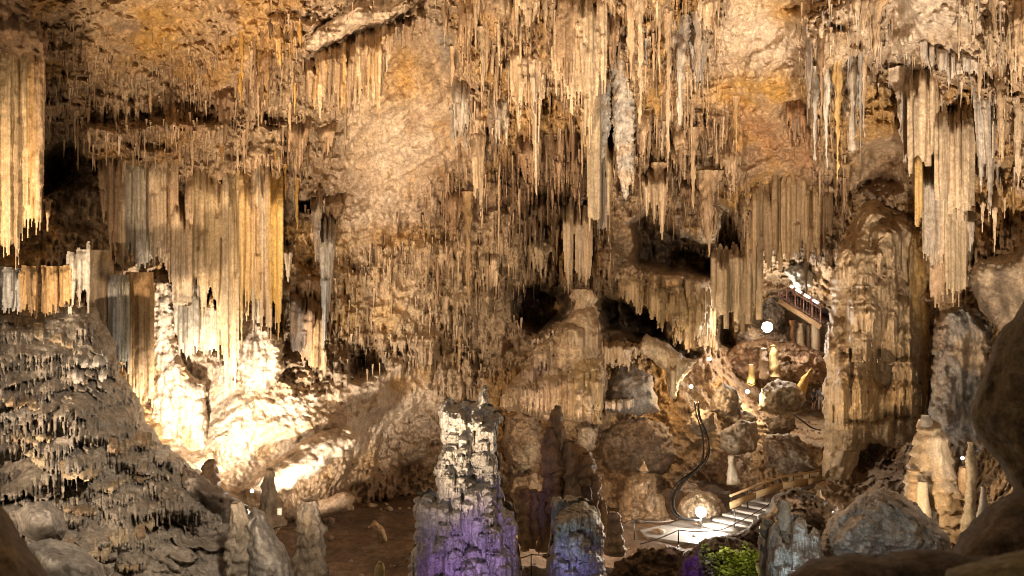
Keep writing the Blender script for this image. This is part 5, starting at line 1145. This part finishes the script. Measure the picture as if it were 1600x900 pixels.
# ------------------------------------------------------------------ foreground rocks
near = lambda s, a=.12: (lambda X, d, Z, gx, gy: a * fbm(X * .9, d * .9, Z * .9, 3, seed=s) + .05 * fbm(X * 5, d * 5, Z * 5, 4, .6, seed=s + 1))
relief('foreground_rock', [(2300, 300), (1800, 380), (1610, 455), (1585, 495), (1560, 520), (1540, 575), (1525, 620), (1515, 650), (1530, 690), (1560, 720), (1585, 770), (1620, 820), (1800, 900), (2300, 950)], 8.0, 1.2, 70, 6.5, (4, .02), lambda X, d, Z, gx, gy: .35 * fbm(X * .9, d * .9, Z * .45, 3, seed=4) + .07 * fbm(X * 4, d * 4, Z * 3, 4, .6, seed=5), (.23, .17, .10), (.16, .12, .075), None, .6, M_NEAR, seed=400, label='large dark smooth rock leaning in from the right edge, out of focus', cat='rock')
relief('foreground_rock', [(1482, 870), (1500, 835), (1540, 795), (1580, 770), (1700, 730), (2300, 640), (2300, 1300), (1500, 1300), (1470, 960)], 7.0, 1.0, 60, 6.5, (4, .02), near(6), (.20, .14, .09), (.15, .11, .07), None, .6, M_NEAR, seed=401, label='rounded brown foreground rock under the leaning one at right', cat='rock')
relief('foreground_rock', [(1230, 900), (1265, 875), (1320, 862), (1370, 868), (1420, 858), (1480, 862), (1540, 868), (1700, 900), (1700, 1300), (1150, 1300), (1190, 960)], 6.0, .8, 40, 6.5, (4, .02), near(8), (.15, .105, .07), (.11, .08, .05), None, .6, M_NEAR, seed=402, label='dark flat foreground rock along the bottom right', cat='rock')
relief('foreground_rock', [(1380, 1300), (1450, 960), (1480, 888), (1540, 872), (1600, 858), (1700, 850), (2300, 830), (2300, 1300)], 4.5, .6, 40, 6.5, (3, .02), near(10, .06), (.24, .19, .09), (.18, .14, .08), None, .6, M_NEAR, seed=403, label='olive brown foreground rock in the bottom right corner', cat='rock')
relief('foreground_rock', [(-700, 520), (-300, 620), (-60, 740), (0, 788), (20, 815), (45, 855), (75, 900), (130, 1000), (200, 1300), (-700, 1300)], 5.0, .8, 50, 6.5, (3, .02), near(12, .08), (.22, .15, .08), (.17, .11, .06), None, .6, M_NEAR, seed=404, label='dark brown foreground rock in the bottom left corner', cat='rock')

# ------------------------------------------------------------------ built things: path, stairs, rails, lamps, cable, visitors, plants
M_CONC = plain('path_concrete', (.17, .152, .138), .7, 0, .25, 3)
M_WOOD = plain('rail_wood', (.50, .34, .18), .5, 0, .2, 12)
M_STEEL = plain('dark_steel', (.06, .055, .05), .45, .6, .2, 30)
M_ROPE = plain('rope', (.09, .07, .055), .8, 0, .3, 40)
M_CABLE = plain('black_cable', (.02, .02, .022), .35, 0, .2, 30)
M_PANEL = plain('far_side_dark', (.022, .013, .011), .5, 0, .2, 10)
M_RAILING = plain('brown_railing', (.20, .10, .075), .45, 0, .2, 10)
M_STAIR = plain('stair_wood', (.10, .06, .045), .6, 0, .2, 6)
M_BULB = plain('lamp_bulb', (1, 1, 1), .3, 0, 0, 1, (1.0, .9, .74), 150)
M_STRIP = plain('light_strip', (1, 1, 1), .3, 0, 0, 1, (1.0, .86, .86), 3.5)
M_TREAD = plain('stair_tread', (.40, .37, .34), .65, 0, .2, 4)

def pt(px, py, d): return Vector(P(px, py, d))
# concrete path (a sheet on the earth floor)
pl = [(1048, 818), (1078, 806), (1118, 812), (1150, 826), (1186, 846), (1160, 852), (1110, 852), (1060, 846), (1010, 838), (1000, 828)]
zc = -10.40
pv = [(-(zc) * 0 + (px - 800) / F * (zc * -F / (py - 450)), zc * -F / (py - 450), zc) for px, py in pl]
pv2 = [(x, y, z - .12) for x, y, z in pv]
n = len(pv)
me = bpy.data.meshes.new('footpath'); me.from_pydata(pv + pv2, [], [list(range(n))] + [[i, (i + 1) % n, n + (i + 1) % n, n + i] for i in range(n)]); me.materials.append(M_CONC)
o = bpy.data.objects.new('footpath', me); COL.objects.link(o); tag(o, 'grey concrete footpath by the lower lamp', None, None, 'structure')

# lower stairs
ST = empty('stairs', pt(1125, 832, 37.6), 'short concrete stairs with pale step edges climbing right from the footpath', 'stairs')
a = Vector(P(1128, 828, 37.8)); a.z = -10.32; b = Vector(P(1215, 782, 41.2))
dirv = (b - a); rise = b.z - a.z; flat = Vector((dirv.x, dirv.y, 0)); L = flat.length; flat.normalize(); side = Vector((flat.y, -flat.x, 0))
Rm = Matrix((flat, -side, Vector((0, 0, 1)))).transposed()
NS = 6
for k in range(NS):
    c = a + flat * (L * (k + .5) / NS); top = -10.32 + (rise) * (k + 1) / NS
    st = prim('step', [('box', (c.x, c.y, top - .45), (L / NS * .5, .95, .45), Rm)], M_CONC, ST, tuple(c))
    e = a + flat * (L * k / NS + .04)
    pr = prim('nosing', [('box', (e.x, e.y, top - .06), (.06, .952, .075), Rm)], M_TREAD, None, tuple(c)); pr.parent = st; pr.location = (0, 0, 0)
# ramp beyond the stairs
q0 = b + Vector((0, 0, 0)); q1 = Vector(P(1288, 752, 43.5))
RP = tag(prim('ramp', [('tube', [q0, q1], .1, 4), ('box', tuple((q0 + q1) / 2 - Vector((0, 0, .25))), ((q1 - q0).length / 2, .7, .12), Matrix(((q1 - q0).normalized(), Vector((-(q1 - q0).y, (q1 - q0).x, 0)).normalized(), (q1 - q0).normalized().cross(Vector((-(q1 - q0).y, (q1 - q0).x, 0)).normalized()))).transposed())], M_CONC), 'pale walkway ramp from the stair top to the great column', 'walkway')
# wooden handrail
HR = empty('handrail', pt(1140, 800, 40.5), 'wooden hand rail with a wide lower board beside the stairs', 'handrail')
rail = [(1141, 775, 39.6), (1180, 759, 40.8), (1222, 745, 42.0), (1262, 739, 43.0), (1281, 735, 43.6)]
low = [(1141, 790, 39.6), (1180, 774, 40.8), (1222, 759, 42.0), (1262, 753, 43.0), (1279, 751, 43.6)]
prim('top_rail', [('tube', [pt(*p) for p in rail], .055, 8)], M_WOOD, HR, tuple(pt(*rail[0])))
def board(name, pts, h, t, mat, parent):
    parts = []
    for p, q in zip(pts[:-1], pts[1:]):
        p, q = Vector(p), Vector(q); u = (q - p).normalized(); w = Vector((-u.y, u.x, 0)).normalized()
        parts.append(('box', tuple((p + q) / 2), ((q - p).length / 2, t, h), Matrix((u, w, u.cross(w))).transposed()))
    return prim(name, parts, mat, parent, tuple(pts[0]))
board('lower_board', [pt(*p) for p in low], .15, .04, M_WOOD, HR)
for px in (1143, 1168, 1194, 1217, 1240, 1265):
    y = np.interp(px, [r[0] for r in rail], [r[1] for r in rail]); d = np.interp(px, [r[0] for r in rail], [r[2] for r in rail])
    p = pt(px, y, d); q = p - Vector((0, 0, 1.0))
    prim('post', [('tube', [p, q], .025, 6)], M_STEEL, HR, tuple(q))
# rope barriers
RB = empty('rope_barrier', pt(995, 826, 38), 'thin steel posts joined by a dark rope along the footpath', 'barrier')
posts = [(960, 822, 852, 37.0), (991, 812, 848, 37.0), (1060, 828, 848, 36.2), (1148, 796, 822, 37.6), (1203, 788, 795, 39.5)]
for x, y0, y1, d in posts[1:]:
    prim('post', [('tube', [pt(x, y1 + 3, d), pt(x, y0, d)], .028, 6)], M_STEEL, RB, tuple(pt(x, y1 + 3, d)))
def sag(p, q, s, n=8): return [p.lerp(q, k / n) - Vector((0, 0, s * 4 * (k / n) * (1 - k / n))) for k in range(n + 1)]
for p, q, s in [((970, 824, 36.5), (991, 812, 37), .03), ((991, 812, 37), (1056, 812, 38.8), .1), ((1000, 850, 34.5), (1060, 828, 36.2), .05), ((1060, 828, 36.2), (1130, 827, 36.9), .08), ((1130, 827, 36.9), (1203, 787, 39.5), .06)]:
    prim('rope', [('tube', sag(pt(*p), pt(*q), s), .022, 6)], M_ROPE, RB, tuple(pt(*p)))
RB2 = empty('rope_barrier', pt(830, 890, 30), 'thin posts and rope standing in the dark between the lit towers', 'barrier')
for x, y0, y1 in ((830, 865, 905), (842, 842, 868)):
    d = 31.5 if y1 > 880 else 34
    prim('post', [('tube', [pt(x, y1, d), pt(x, y0, d)], .024, 6)], M_STEEL, RB2, tuple(pt(x, y1, d)))
prim('rope', [('tube', sag(pt(806, 872, 31), pt(830, 866, 31.5), .04), .02, 6), ('tube', sag(pt(830, 866, 31.5), pt(858, 866, 31.5), .03), .02, 6)], M_ROPE, RB2, tuple(pt(806, 872, 31)))

# visible lamps
def bulb_lamp(name, px, py, d, r, power, label, post=None):
    root = empty(name, pt(px, py, d), label, 'lamp')
    root.location = pt(px, post or py, d)
    c = pt(px, py, d)
    me = bpy.data.meshes.new('bulb')
    import bmesh
    bm = bmesh.new(); bmesh.ops.create_uvsphere(bm, u_segments=16, v_segments=10, radius=r); bm.to_mesh(me); bm.free(); me.materials.append(M_BULB)
    o = bpy.data.objects.new('bulb', me); COL.objects.link(o); o.parent = root; o.location = c - root.location
    prim('housing', [('tube', [c - Vector((0, -r * .6, r * .9)), c - Vector((0, -r * .6, r * 1.5))], [r * .9, r * .5], 10)], M_STEEL, root, tuple(c))
    if post: prim('pole', [('tube', [c - Vector((0, 0, r)), pt(px, post, d)], .04, 8)], M_STEEL, root, tuple(c))
    lamp('bulb_light', tuple(c - Vector((0, r * 1.25, -r * .2))), power, NEUT, .12)
bulb_lamp('lamp_post', 1095, 800, 38.2, .22, 650, 'bare white lamp on a short post beside the footpath', 823)
bulb_lamp('wall_lamp', 1199, 511, 52.0, .3, 900, 'brilliant white lamp below the upper stairs')
bulb_lamp('floor_lamp', 1108, 561, 46.8, .09, 60, 'tiny bright lamp under the golden curtain wall')
bulb_lamp('floor_lamp', 1080, 604, 45.6, .08, 50, 'tiny bright lamp in the orange niche at the arch foot')
bulb_lamp('floor_lamp', 1168, 612, 49.5, .10, 60, 'tiny white lamp at the foot of the glowing yellow stalagmite')
bulb_lamp('floor_lamp', 1334, 792, 34.0, .06, 60, 'small lamp box glowing at the foot of the brown cone')
bulb_lamp('floor_lamp', 394, 767, 29.0, .05, 160, 'small lamp glowing at the lower end of the lit slab')
bulb_lamp('floor_lamp', 1504, 716, 31.0, .05, 40, 'small white lamp on the rock right of the ribbed stalagmite')
BX = tag(prim('junction_box', [('box', P(437, 799, 23.5), (.055, .05, .09), None), ('box', P(437, 795, 23.45), (.06, .05, .01), None)], plain('white_plastic', (.7, .68, .62), .4)), 'small white equipment box among the stumps', 'box')

# black cables down the rock
cb = [(1088, 628, 44.2), (1091, 650, 43.4), (1100, 675, 42.6), (1104, 700, 42.2), (1098, 722, 41.6), (1084, 738, 41.0), (1068, 750, 40.6), (1056, 766, 40.0), (1050, 785, 39.5), (1054, 800, 39.0), (1066, 810, 38.6), (1090, 813, 38.2)]
def smooth_path(pts, m=5):
    pts = [Vector(p) for p in pts]; out = []
    for i in range(len(pts) - 1):
        p0, p1, p2, p3 = pts[max(i - 1, 0)], pts[i], pts[i + 1], pts[min(i + 2, len(pts) - 1)]
        for k in range(m):
            t = k / m
            out.append(.5 * ((2 * p1) + (-p0 + p2) * t + (2 * p0 - 5 * p1 + 4 * p2 - p3) * t * t + (-p0 + 3 * p1 - 3 * p2 + p3) * t ** 3))
    return out + [pts[-1]]
CB = empty('cable_bundle', pt(1090, 813, 38.2), 'bundle of thick black cables snaking down the rock to the footpath', 'cable')
rc = random.Random(3)
for k in range(5):
    off = Vector((rc.uniform(-.17, .17), rc.uniform(-.1, .1) - .1, rc.uniform(-.05, .05)))
    pts = [pt(x, y, min(d, SD(x, y) - .15)) + off + Vector((rc.uniform(-.05, .05), 0, 0)) for x, y, d in cb]
    prim('cable', [('tube', smooth_path(pts),   .020 + .010 * (k % 3), 6)], M_CABLE, CB, tuple(pts[-1])).data.polygons.foreach_set('use_smooth', [True] * len(COL.objects[-1].data.polygons))
CB2 = tag(prim('cable', [('tube', smooth_path([pt(1232, 643, 46), pt(1250, 655, 45.4), pt(1268, 668, 45), pt(1282, 672, 44.6)]), .04, 6)], M_CABLE), 'thin dark cable crossing the rocks below the visitors', 'cable')

# upper stairs
US = empty('staircase', pt(1290, 515, 55), 'dark brown staircase with a lit hand rail high on the right', 'stairs')
A = pt(1226, 462, 56.5); B = pt(1291, 503, 54.5)
flat = Vector((B.x - A.x, B.y - A.y, 0)); L = flat.length; flat.normalize(); side = Vector((-flat.y, flat.x, 0))
if side.y > 0: side = -side
N = 12
for k in range(N):
    c = A.lerp(B, (k + .5) / N)
    prim('tread', [('box', tuple(c), (L / N * .55, .7, .05), Matrix((flat, side, Vector((0, 0, 1)))).transposed()), ('box', tuple(c + flat * (L / N * .5) - Vector((0, 0, .08))), (.02, .7, .08), Matrix((flat, side, Vector((0, 0, 1)))).transposed())], M_STAIR, US, tuple(c))
s0 = side * .72
board('shade_panel', [A - s0 + Vector((0, 0, .35)), B - s0 + Vector((0, 0, .35))], .5, .04, M_PANEL, US)  # dark sheet standing in for the shaded gap behind the rail
for k in range(14):
    p = A.lerp(B, (k + .5) / 14) + s0
    prim('baluster', [('tube', [p, p + Vector((0, 0, 1.0))], .018, 5)], M_RAILING, US, tuple(p))
board('stringer', [A + s0 - Vector((0, 0, .3)), B + s0 - Vector((0, 0, .3))], .16, .06, plain('stringer_wood', (.34, .22, .12), .6), US)
board('stringer', [A - s0 - Vector((0, 0, .2)), B - s0 - Vector((0, 0, .2))], .2, .06, M_PANEL, US)
for sgn, nm in ((1, 'near'), (-1, 'far')):
    s1 = side * .72 * sgn
    prim('hand_rail', [('tube', [A + s1 + Vector((0, 0, 1.05)), B + s1 + Vector((0, 0, 1.05))], .055, 8), ('tube', [A + s1 + Vector((0, 0, .8)), B + s1 + Vector((0, 0, .8))], .03, 6)], M_RAILING, US, tuple(A + s1))
    for k in range(6):
        p = A.lerp(B, k / 5) + s1
        prim('post', [('tube', [p - Vector((0, 0, .1)), p + Vector((0, 0, 1.05))], .04, 6)], M_RAILING, US, tuple(p))
s1 = side * .72
for k in range(5):
    p = A.lerp(B, (k + .1) / 5) + s1 + Vector((0, 0, 1.07)); q = A.lerp(B, (k + .75) / 5) + s1 + Vector((0, 0, 1.07))
    board('light_strip', [p, q], .06, .05, M_STRIP, US)
pil = prim('support_pillar', [('box', tuple(pt(1274, 532, 55.2)), (.22, .22, .95), None), ('box', tuple(pt(1274, 555, 55.2)), (.3, .3, .14), None)], plain('pillar_render', (.40, .30, .20), .8), US, tuple(pt(1274, 552, 55.2)))
board('landing', [B + Vector((0, 0, -.08)), B + Vector((1.6, -.4, -.4))], .1, .7, M_CONC, US)

# visitors
def person(px, py_foot, d, h, face, shirt, legs, label, hairc=(.04, .025, .02), bare=True):
    foot = pt(px, py_foot, d)
    s = h / 1.75
    J = [('pelvis', (0, 0, .95), .125), ('spine', (0, .01, 1.15), .12), ('chest', (0, .015, 1.35), .135), ('neck', (0, 0, 1.50), .055), ('head', (0, -.015, 1.60), .088), ('crown', (0, 0, 1.68), .082)]
    E = [(0, 1), (1, 2), (2, 3), (3, 4), (4, 5)]
    for sg in (-1, 1):
        k = len(J); J += [('hip', (.09 * sg, 0, .88), .095), ('knee', (.10 * sg, -.03 - .05 * (sg > 0), .48), .06), ('ankle', (.10 * sg, .03 + .06 * (sg < 0), .09), .04), ('toe', (.11 * sg, -.12 + .06 * (sg < 0), .035), .035)]
        E += [(0, k), (k, k + 1), (k + 1, k + 2), (k + 2, k + 3)]
        k = len(J); J += [('shoulder', (.19 * sg, .01, 1.41), .06), ('elbow', (.25 * sg, .03, 1.13), .042), ('wrist', (.23 * sg, -.09, .90), .03), ('palm', (.225 * sg, -.12, .83), .034), ('finger', (.22 * sg, -.14, .75), .02)]
        E += [(2, k), (k, k + 1), (k + 1, k + 2), (k + 2, k + 3), (k + 3, k + 4)]
    R = Matrix.Rotation(face, 3, 'Z')
    def skin(name, joints, edges, mat, parent, loc, sub=1):
        me = bpy.data.meshes.new(name); me.from_pydata([tuple(R @ Vector(j[1]) * s) for j in joints], edges, [])
        o = bpy.data.objects.new(name, me); COL.objects.link(o)
        o.modifiers.new('skin', 'SKIN'); sv = me.skin_vertices[0].data
        for v, j in zip(sv, joints): v.radius = (j[2] * s, j[2] * s)
        sv[0].use_root = True
        sb = o.modifiers.new('sub', 'SUBSURF'); sb.levels = sub; sb.render_levels = sub
        me.materials.append(mat); o.location = loc or (0, 0, 0)
        if parent: o.parent = parent; o.location = (0, 0, 0)
        return o
    body = skin('person', J, E, plain('skin', (.50, .32, .23), .5), None, foot)
    tag(body, label, 'person', 'visitors under the upper stairs')
    skin('shirt', [('a', (0, .01, .92), .15), ('b', (0, .015, 1.15), .15), ('c', (0, .02, 1.36), .155), ('l', (-.2, .01, 1.40), .075), ('le', (-.24, .025, 1.22), .062), ('r', (.2, .01, 1.40), .075), ('re', (.24, .025, 1.22), .062)], [(0, 1), (1, 2), (2, 3), (3, 4), (2, 5), (5, 6)], plain('shirt', shirt, .8), body, None)
    t = []
    for sg in (-1, 1):
        kn = .50 if bare else .12
        t.append([('h', (.085 * sg, .0, .90), .115), ('k', (.10 * sg, -.03, .56 if bare else .48), .085 if bare else .075)] + ([] if bare else [('f', (.10 * sg, .02, .12), .055)]))
    jn = [('p', (0, 0, .93), .145)] + t[0] + t[1]; m = len(t[0])
    skin('trousers', jn, [(0, 1)] + [(1 + i, 2 + i) for i in range(m - 1)] + [(0, 1 + m)] + [(1 + m + i, 2 + m + i) for i in range(m - 1)], plain('trousers', legs, .8), body, None)
    skin('hair', [('a', (0, .02, 1.64), .085), ('b', (0, .015, 1.71), .085), ('c', (0, .05, 1.58), .06)], [(0, 1), (0, 2)], plain('hair', hairc, .7), body, None)
    return body
d_v = 57.0
person(1271, 641, d_v, 1.5, .6, (.10, .10, .13), (.05, .05, .07), 'visitor in dark clothes with bare legs, nearer the golden flake')
person(1282, 642, d_v, 1.62, -.3, (.30, .31, .40), (.62, .56, .52), 'visitor in pale trousers standing beside the great column', bare=False)
lg = tag(prim('viewing_ledge', [('box', tuple(pt(1278, 648, d_v + .1)), (1.0, .8, .12), None)], M_CONC), 'small concrete landing under the two visitors', 'landing')

# green plants growing in lamp light
def leaf_mass(name, n, fn, size, col, seed, label, kind='stuff'):
    r = np.random.default_rng(seed)
    V = []; T = []
    c = fn(r, n)
    for i in range(n):
        a = r.uniform(0, 2 * math.pi); u = np.array([math.cos(a), math.sin(a) * .6, r.uniform(-.3, .9)]); u /= np.linalg.norm(u)
        w = np.cross(u, r.normal(size=3)); w /= np.linalg.norm(w)
        s = size * r.uniform(.35, 1.9)
        p = c[i]
        V += [p, p + u * s * .5 + w * s * .28, p + u * s, p + u * s * .5 - w * s * .28 + np.array([0, 0, .03])]
        T.append([4 * i, 4 * i + 1, 4 * i + 2, 4 * i + 3])
    cc = np.repeat(np.array(col)[None] * r.uniform(.35, 1.6, n)[:, None], 4, 0)
    m = bpy.data.materials.get('leaf')
    if not m:
        m, nt, Nn, Ln, B = new_mat('leaf'); at = Nn.new('ShaderNodeAttribute'); at.attribute_name = 'stain'; Ln.new(at.outputs['Color'], B.inputs['Base Color']); B.inputs['Roughness'].default_value = .5
    return tag(mk(name, np.array(V), T, None, cc, m), label, 'plants', None, kind)
BANK = 'dark bank under the green plants at the bottom'
def plant_pos(r, n):
    out = []
    while len(out) < n:
        px = r.uniform(1098, 1200); py = r.uniform(850, 925)
        if py < 852 + 14 * abs(math.sin((px - 1098) * .09)) or pn(px * .06, py * .08, .4, 3) + r.uniform(-.3, .3) < -.22: continue
        d = min(29.6, rel_depth(BANK, px, py)) - r.uniform(.02, .22)
        out.append(P(px, py, d))
    return np.array(out)
leaf_mass('fern_growth', 3600, plant_pos, .13, (.105, .12, .03), 4, 'lush green ferns growing in lamp light at the bottom')

# ------------------------------------------------------------------ counted small stalactites, then the uncountable rest
REG = [  # outline, count, width range, length range, colours, group, landmarks
    ([(90, 150), (300, 110), (420, 130), (460, 230), (440, 285), (280, 270), (120, 230)], 30, (5, 10), (30, 75), ('tan', 'buff', 'brown'), 'stalactites above the pleated curtain'),
    ([(330, 40), (470, 20), (480, 130), (470, 300), (440, 280), (380, 140)], 20, (6, 11), (35, 90), ('tan', 'brown', 'ochre'), 'stalactites left of the fan'),
    ([(680, -20), (860, -20), (860, 90), (780, 200), (720, 200)], 18, (6, 12), (40, 100), ('buff', 'tan'), 'stalactites at top centre'),
    ([(940, -20), (1130, -20), (1120, 150), (1060, 240), (960, 120)], 18, (6, 12), (40, 100), ('tan', 'buff', 'grey'), 'stalactites around the smooth grey one'),
    ([(700, 210), (860, 250), (930, 220), (920, 360), (740, 400), (660, 380)], 24, (5, 9), (45, 110), ('brown', 'dark', 'brown', 'tan'), 'dark stalactites on the streaked wall'),
    ([(960, 190), (1150, 180), (1160, 320), (1000, 300)], 18, (6, 11), (35, 90), ('tan', 'brown', 'buff'), 'stalactites over the dark hollow'),
    ([(1150, 240), (1330, 270), (1310, 380), (1170, 360)], 16, (6, 11), (40, 90), ('brown', 'tan', 'dark'), 'stalactites over the upper stairs'),
    ([(1480, -20), (1600, -20), (1600, 250), (1540, 140), (1500, 60)], 12, (6, 12), (40, 100), ('buff', 'tan', 'pale'), 'stalactites of the upper right corner'),
    ([(500, 380), (700, 360), (800, 400), (720, 520), (540, 500)], 16, (4, 8), (30, 60), ('buff', 'tan', 'tan'), 'stalactites on the central wall'),
]
CN = dict(tan=TAN, buff=BUFF, brown=UMBER, dark=BROWN, ochre=OCHRE, grey=GREY, pale=PALE)
MARK = [('left edge curtain', 35, 220), ('pleated curtain', 300, 280), ('pale bulb stalactite', 186, 220), ('ochre ceiling patch', 240, 60), ('stalactite fan', 545, 120), ('grey white drapery', 505, 430), ('pale ledge', 570, 30), ('pale slope', 620, 260),
        ('forked mass', 828, 180), ('broad tapering mass', 915, 120), ('stubby stalactite', 755, 95), ('twin pronged stalactite', 746, 270), ('white knobbly pair', 955, 200), ('smooth grey stalactite', 1062, 110), ('long drapery', 938, 320),
        ('flowing drapery', 1025, 320), ('big hollow tip', 1107, 335), ('three slim columns', 900, 420), ('wide tan curtain', 1150, 450), ('upper stairs', 1258, 450), ('white knobbly rock', 1250, 415), ('upper right cluster', 1305, 150), ('shouldered curtain', 1445, 180),
        ('grey draped curtain', 1545, 210), ('top right corner', 1590, 10), ('central pit', 845, 480), ('ribbed apron', 850, 610), ('ochre ceiling', 1180, 145)]
rg = np.random.default_rng(77)
made = []
for ri, (poly, n, wr, lr, cols, grp) in enumerate(REG):
    for i, (px, py) in enumerate(in_poly(poly, n, rg)):
        w = rg.uniform(*wr); Ls = rg.uniform(*lr) * rg.uniform(.7, 1.1)
        d = None
        cn = cols[int(rg.integers(len(cols)))]
        o = stalactite('stalactite', px, py - 4, py + Ls, w, d, shade(CN[cn], rg.uniform(.85, 1.15)), TAN, None, None, seed=int(rg.integers(5000)), flare=1.0, power=rg.uniform(.6, 1.1), lean=rg.uniform(-2, 2))
        m = min(MARK, key=lambda q: (q[1] - px) ** 2 + (q[2] - py - Ls / 2) ** 2)
        dx, dy = px - m[1], py + Ls / 2 - m[2]
        where = ('below' if dy > 0 else 'above') if abs(dy) > abs(dx) else ('right of' if dx > 0 else 'left of')
        size = 'short' if Ls < lr[0] * 1.1 else ('long' if Ls > lr[1] * .75 else 'medium')
        made.append([o, px, py, f'{size} {"dark brown" if cn == "dark" else cn} stalactite', f'{where} the {m[0]}', grp])
from collections import defaultdict
sets = defaultdict(list)
for q in made: sets[(q[3], q[4])].append(q)
RANK = {1: ('',), 2: ('left one of two ', 'right one of two '), 3: ('leftmost of three ', 'middle of three ', 'rightmost of three ')}
WORD = ['first', 'second', 'third', 'fourth', 'fifth', 'sixth', 'seventh', 'eighth', 'ninth', 'tenth', 'eleventh', 'twelfth']
for k, v in sets.items():
    v.sort(key=lambda q: q[1])
    for i, q in enumerate(v):
        if len(v) == 1: lab = f'{k[0]} {k[1]}'
        elif len(v) <= 3: lab = f'{RANK[len(v)][i]}{k[0]}s {k[1]}'
        else: lab = f'{WORD[min(i, 11)]} from the left of the {k[0]}s {k[1]}'
        tag(q[0], lab, 'stalactite', q[5])

def scatter(name, regions, label, cat, seed, mat, sides=5, rings=5):
    r = np.random.default_rng(seed)
    PX = []; PY = []; W = []; LL = []; CC = []
    for poly, n, wr, lr, cols in regions:
        q = np.array(in_poly(poly, n, r))
        # clump: keep where a noise is high
        keep = pn(q[:, 0] * .02, q[:, 1] * .02, .5, seed) + .45 * r.random(len(q)) > -.12
        q = q[keep]
        jj = np.clip(np.round((q[:, 0] + 170) / STEP), 0, nx_ - 1).astype(int); ii_ = np.clip(np.round((q[:, 1] + 150) / STEP), 0, nz - 1).astype(int)
        q = q[SMOOTH[ii_, jj] < .35 + .3 * r.random(len(q))]; m = len(q)
        PX.append(q[:, 0]); PY.append(q[:, 1]); W.append(r.uniform(*wr, m)); LL.append(r.uniform(*lr, m) * r.uniform(.5, 1, m))
        ci = np.array(cols)[r.integers(len(cols), size=m)]; CC.append(ci * r.uniform(.75, 1.2, m)[:, None])
    PX = np.concatenate(PX); PY = np.concatenate(PY); W = np.concatenate(W); LL = np.concatenate(LL); CC = np.concatenate(CC)
    dd = np.minimum(np.minimum(SDv(PX, PY), SDv(PX, PY + LL * .35)), SDv(PX, PY + LL * .7)) + .02
    n = len(PX)
    t = np.linspace(0, 1, rings); a = np.linspace(0, 2 * math.pi, sides, endpoint=False)
    prof = (1 - t) ** 1.1 * .95 + .05; prof[-1] = .02; prof[0] *= 1.1
    cx = (PX - 800) / F * dd; cz = -(PY - 450) / F * dd; wr_ = W / 2 / F * dd; lm = LL / F * dd
    ph = r.uniform(0, 6.28, n)
    wob = 1 + .25 * r.normal(size=(n, rings, sides))
    rad = wr_[:, None, None] * prof[None, :, None] * wob
    lean = r.normal(size=n) * .03
    X = cx[:, None, None] + rad * np.cos(a + ph[:, None])[:, None, :] + (lean * lm)[:, None, None] * t[None, :, None]
    Y = dd[:, None, None] + rad * np.sin(a + ph[:, None])[:, None, :]
    Z = np.repeat((cz[:, None] - lm[:, None] * t[None])[:, :, None], sides, 2)
    V = np.stack([X, Y, Z], -1).reshape(-1, 3)
    k = (np.arange(n) * rings * sides)[:, None, None]; i = np.arange(rings - 1)[None, :, None] * sides; j = np.arange(sides)[None, None]; j2 = (j + 1) % sides
    Q = np.stack([k + i + j, k + i + j2, k + i + sides + j2, k + i + sides + j], -1).reshape(-1, 4)
    c = np.repeat(CC, rings * sides, 0)
    return tag(mk(name, V, Q, None, c, mat), label, cat, None, 'stuff')
ALLC = (TAN, BUFF, UMBER, BROWN, TAN)
scatter('stalactite_bristles', [
    ([(60, 20), (300, 60), (460, 20), (480, 300), (300, 290), (70, 220)], 500, (2, 4.5), (10, 40), ALLC),
    ([(400, -20), (700, -20), (700, 40), (480, 120), (400, 100)], 80, (2.5, 5), (10, 35), ALLC),
    ([(690, -20), (1140, -20), (1130, 200), (960, 300), (720, 240)], 450, (2, 5), (14, 60), (BUFF, TAN, TAN, UMBER)),
    ([(640, 230), (960, 230), (960, 460), (560, 420)], 400, (1.8, 4), (14, 50), (UMBER, BROWN, TAN, TAN)),
    ([(500, 370), (880, 380), (760, 600), (620, 640), (500, 560)], 500, (1.8, 4), (8, 34), (BUFF, TAN, BUFF, UMBER)),
    ([(430, 280), (560, 300), (520, 560), (440, 540)], 80, (2.5, 5), (12, 40), ALLC),
    ([(960, 180), (1330, 180), (1320, 400), (1000, 330)], 400, (2, 5), (12, 50), (TAN, UMBER, BROWN)),
    ([(1230, -20), (1640, -20), (1640, 330), (1520, 260), (1440, 130), (1240, 200)], 350, (2, 5), (12, 50), (BUFF, TAN, PALE, GREY)),
    ([(620, 560), (800, 540), (800, 660), (640, 640)], 80, (2.5, 5), (10, 34), (BUFF, TAN, UMBER)),
    ([(1460, 480), (1600, 420), (1600, 600), (1540, 700), (1450, 660)], 60, (3, 5), (12, 40), (GREY, TAN, UMBER)),
], 'countless small stalactites bristling from the ceiling and walls', 'stalactites', 21, M_DRIP)

# loose stones on the floor
def stones(n, seed):
    r = np.random.default_rng(seed); V = []; Q = []; cc = []
    for i in range(n):
        x = r.uniform(-13, 16); y = r.uniform(29, 43); s = abs(r.normal()) * .10 + .04
        z = FH(x, y)
        k = len(V)
        for b in range(4):
            th = b / 3 * math.pi
            for j in range(6):
                a = j / 6 * 2 * math.pi; q = s * r.uniform(.75, 1.2)
                V.append((x + q * math.sin(th) * math.cos(a), y + q * math.sin(th) * math.sin(a), z + .15 * s + .75 * q * math.cos(th)))
        for b in range(3):
            for j in range(6): Q.append((k + b * 6 + j, k + b * 6 + (j + 1) % 6, k + (b + 1) * 6 + (j + 1) % 6, k + (b + 1) * 6 + j))
        cc += [np.array((.28, .20, .13)) * r.uniform(.6, 1.4)] * 24
    return tag(mk('rubble', np.array(V), Q, None, np.array(cc), M_MUD), 'loose brown rubble strewn over the cave floor', 'rubble', None, 'stuff')
stones(260, 8)
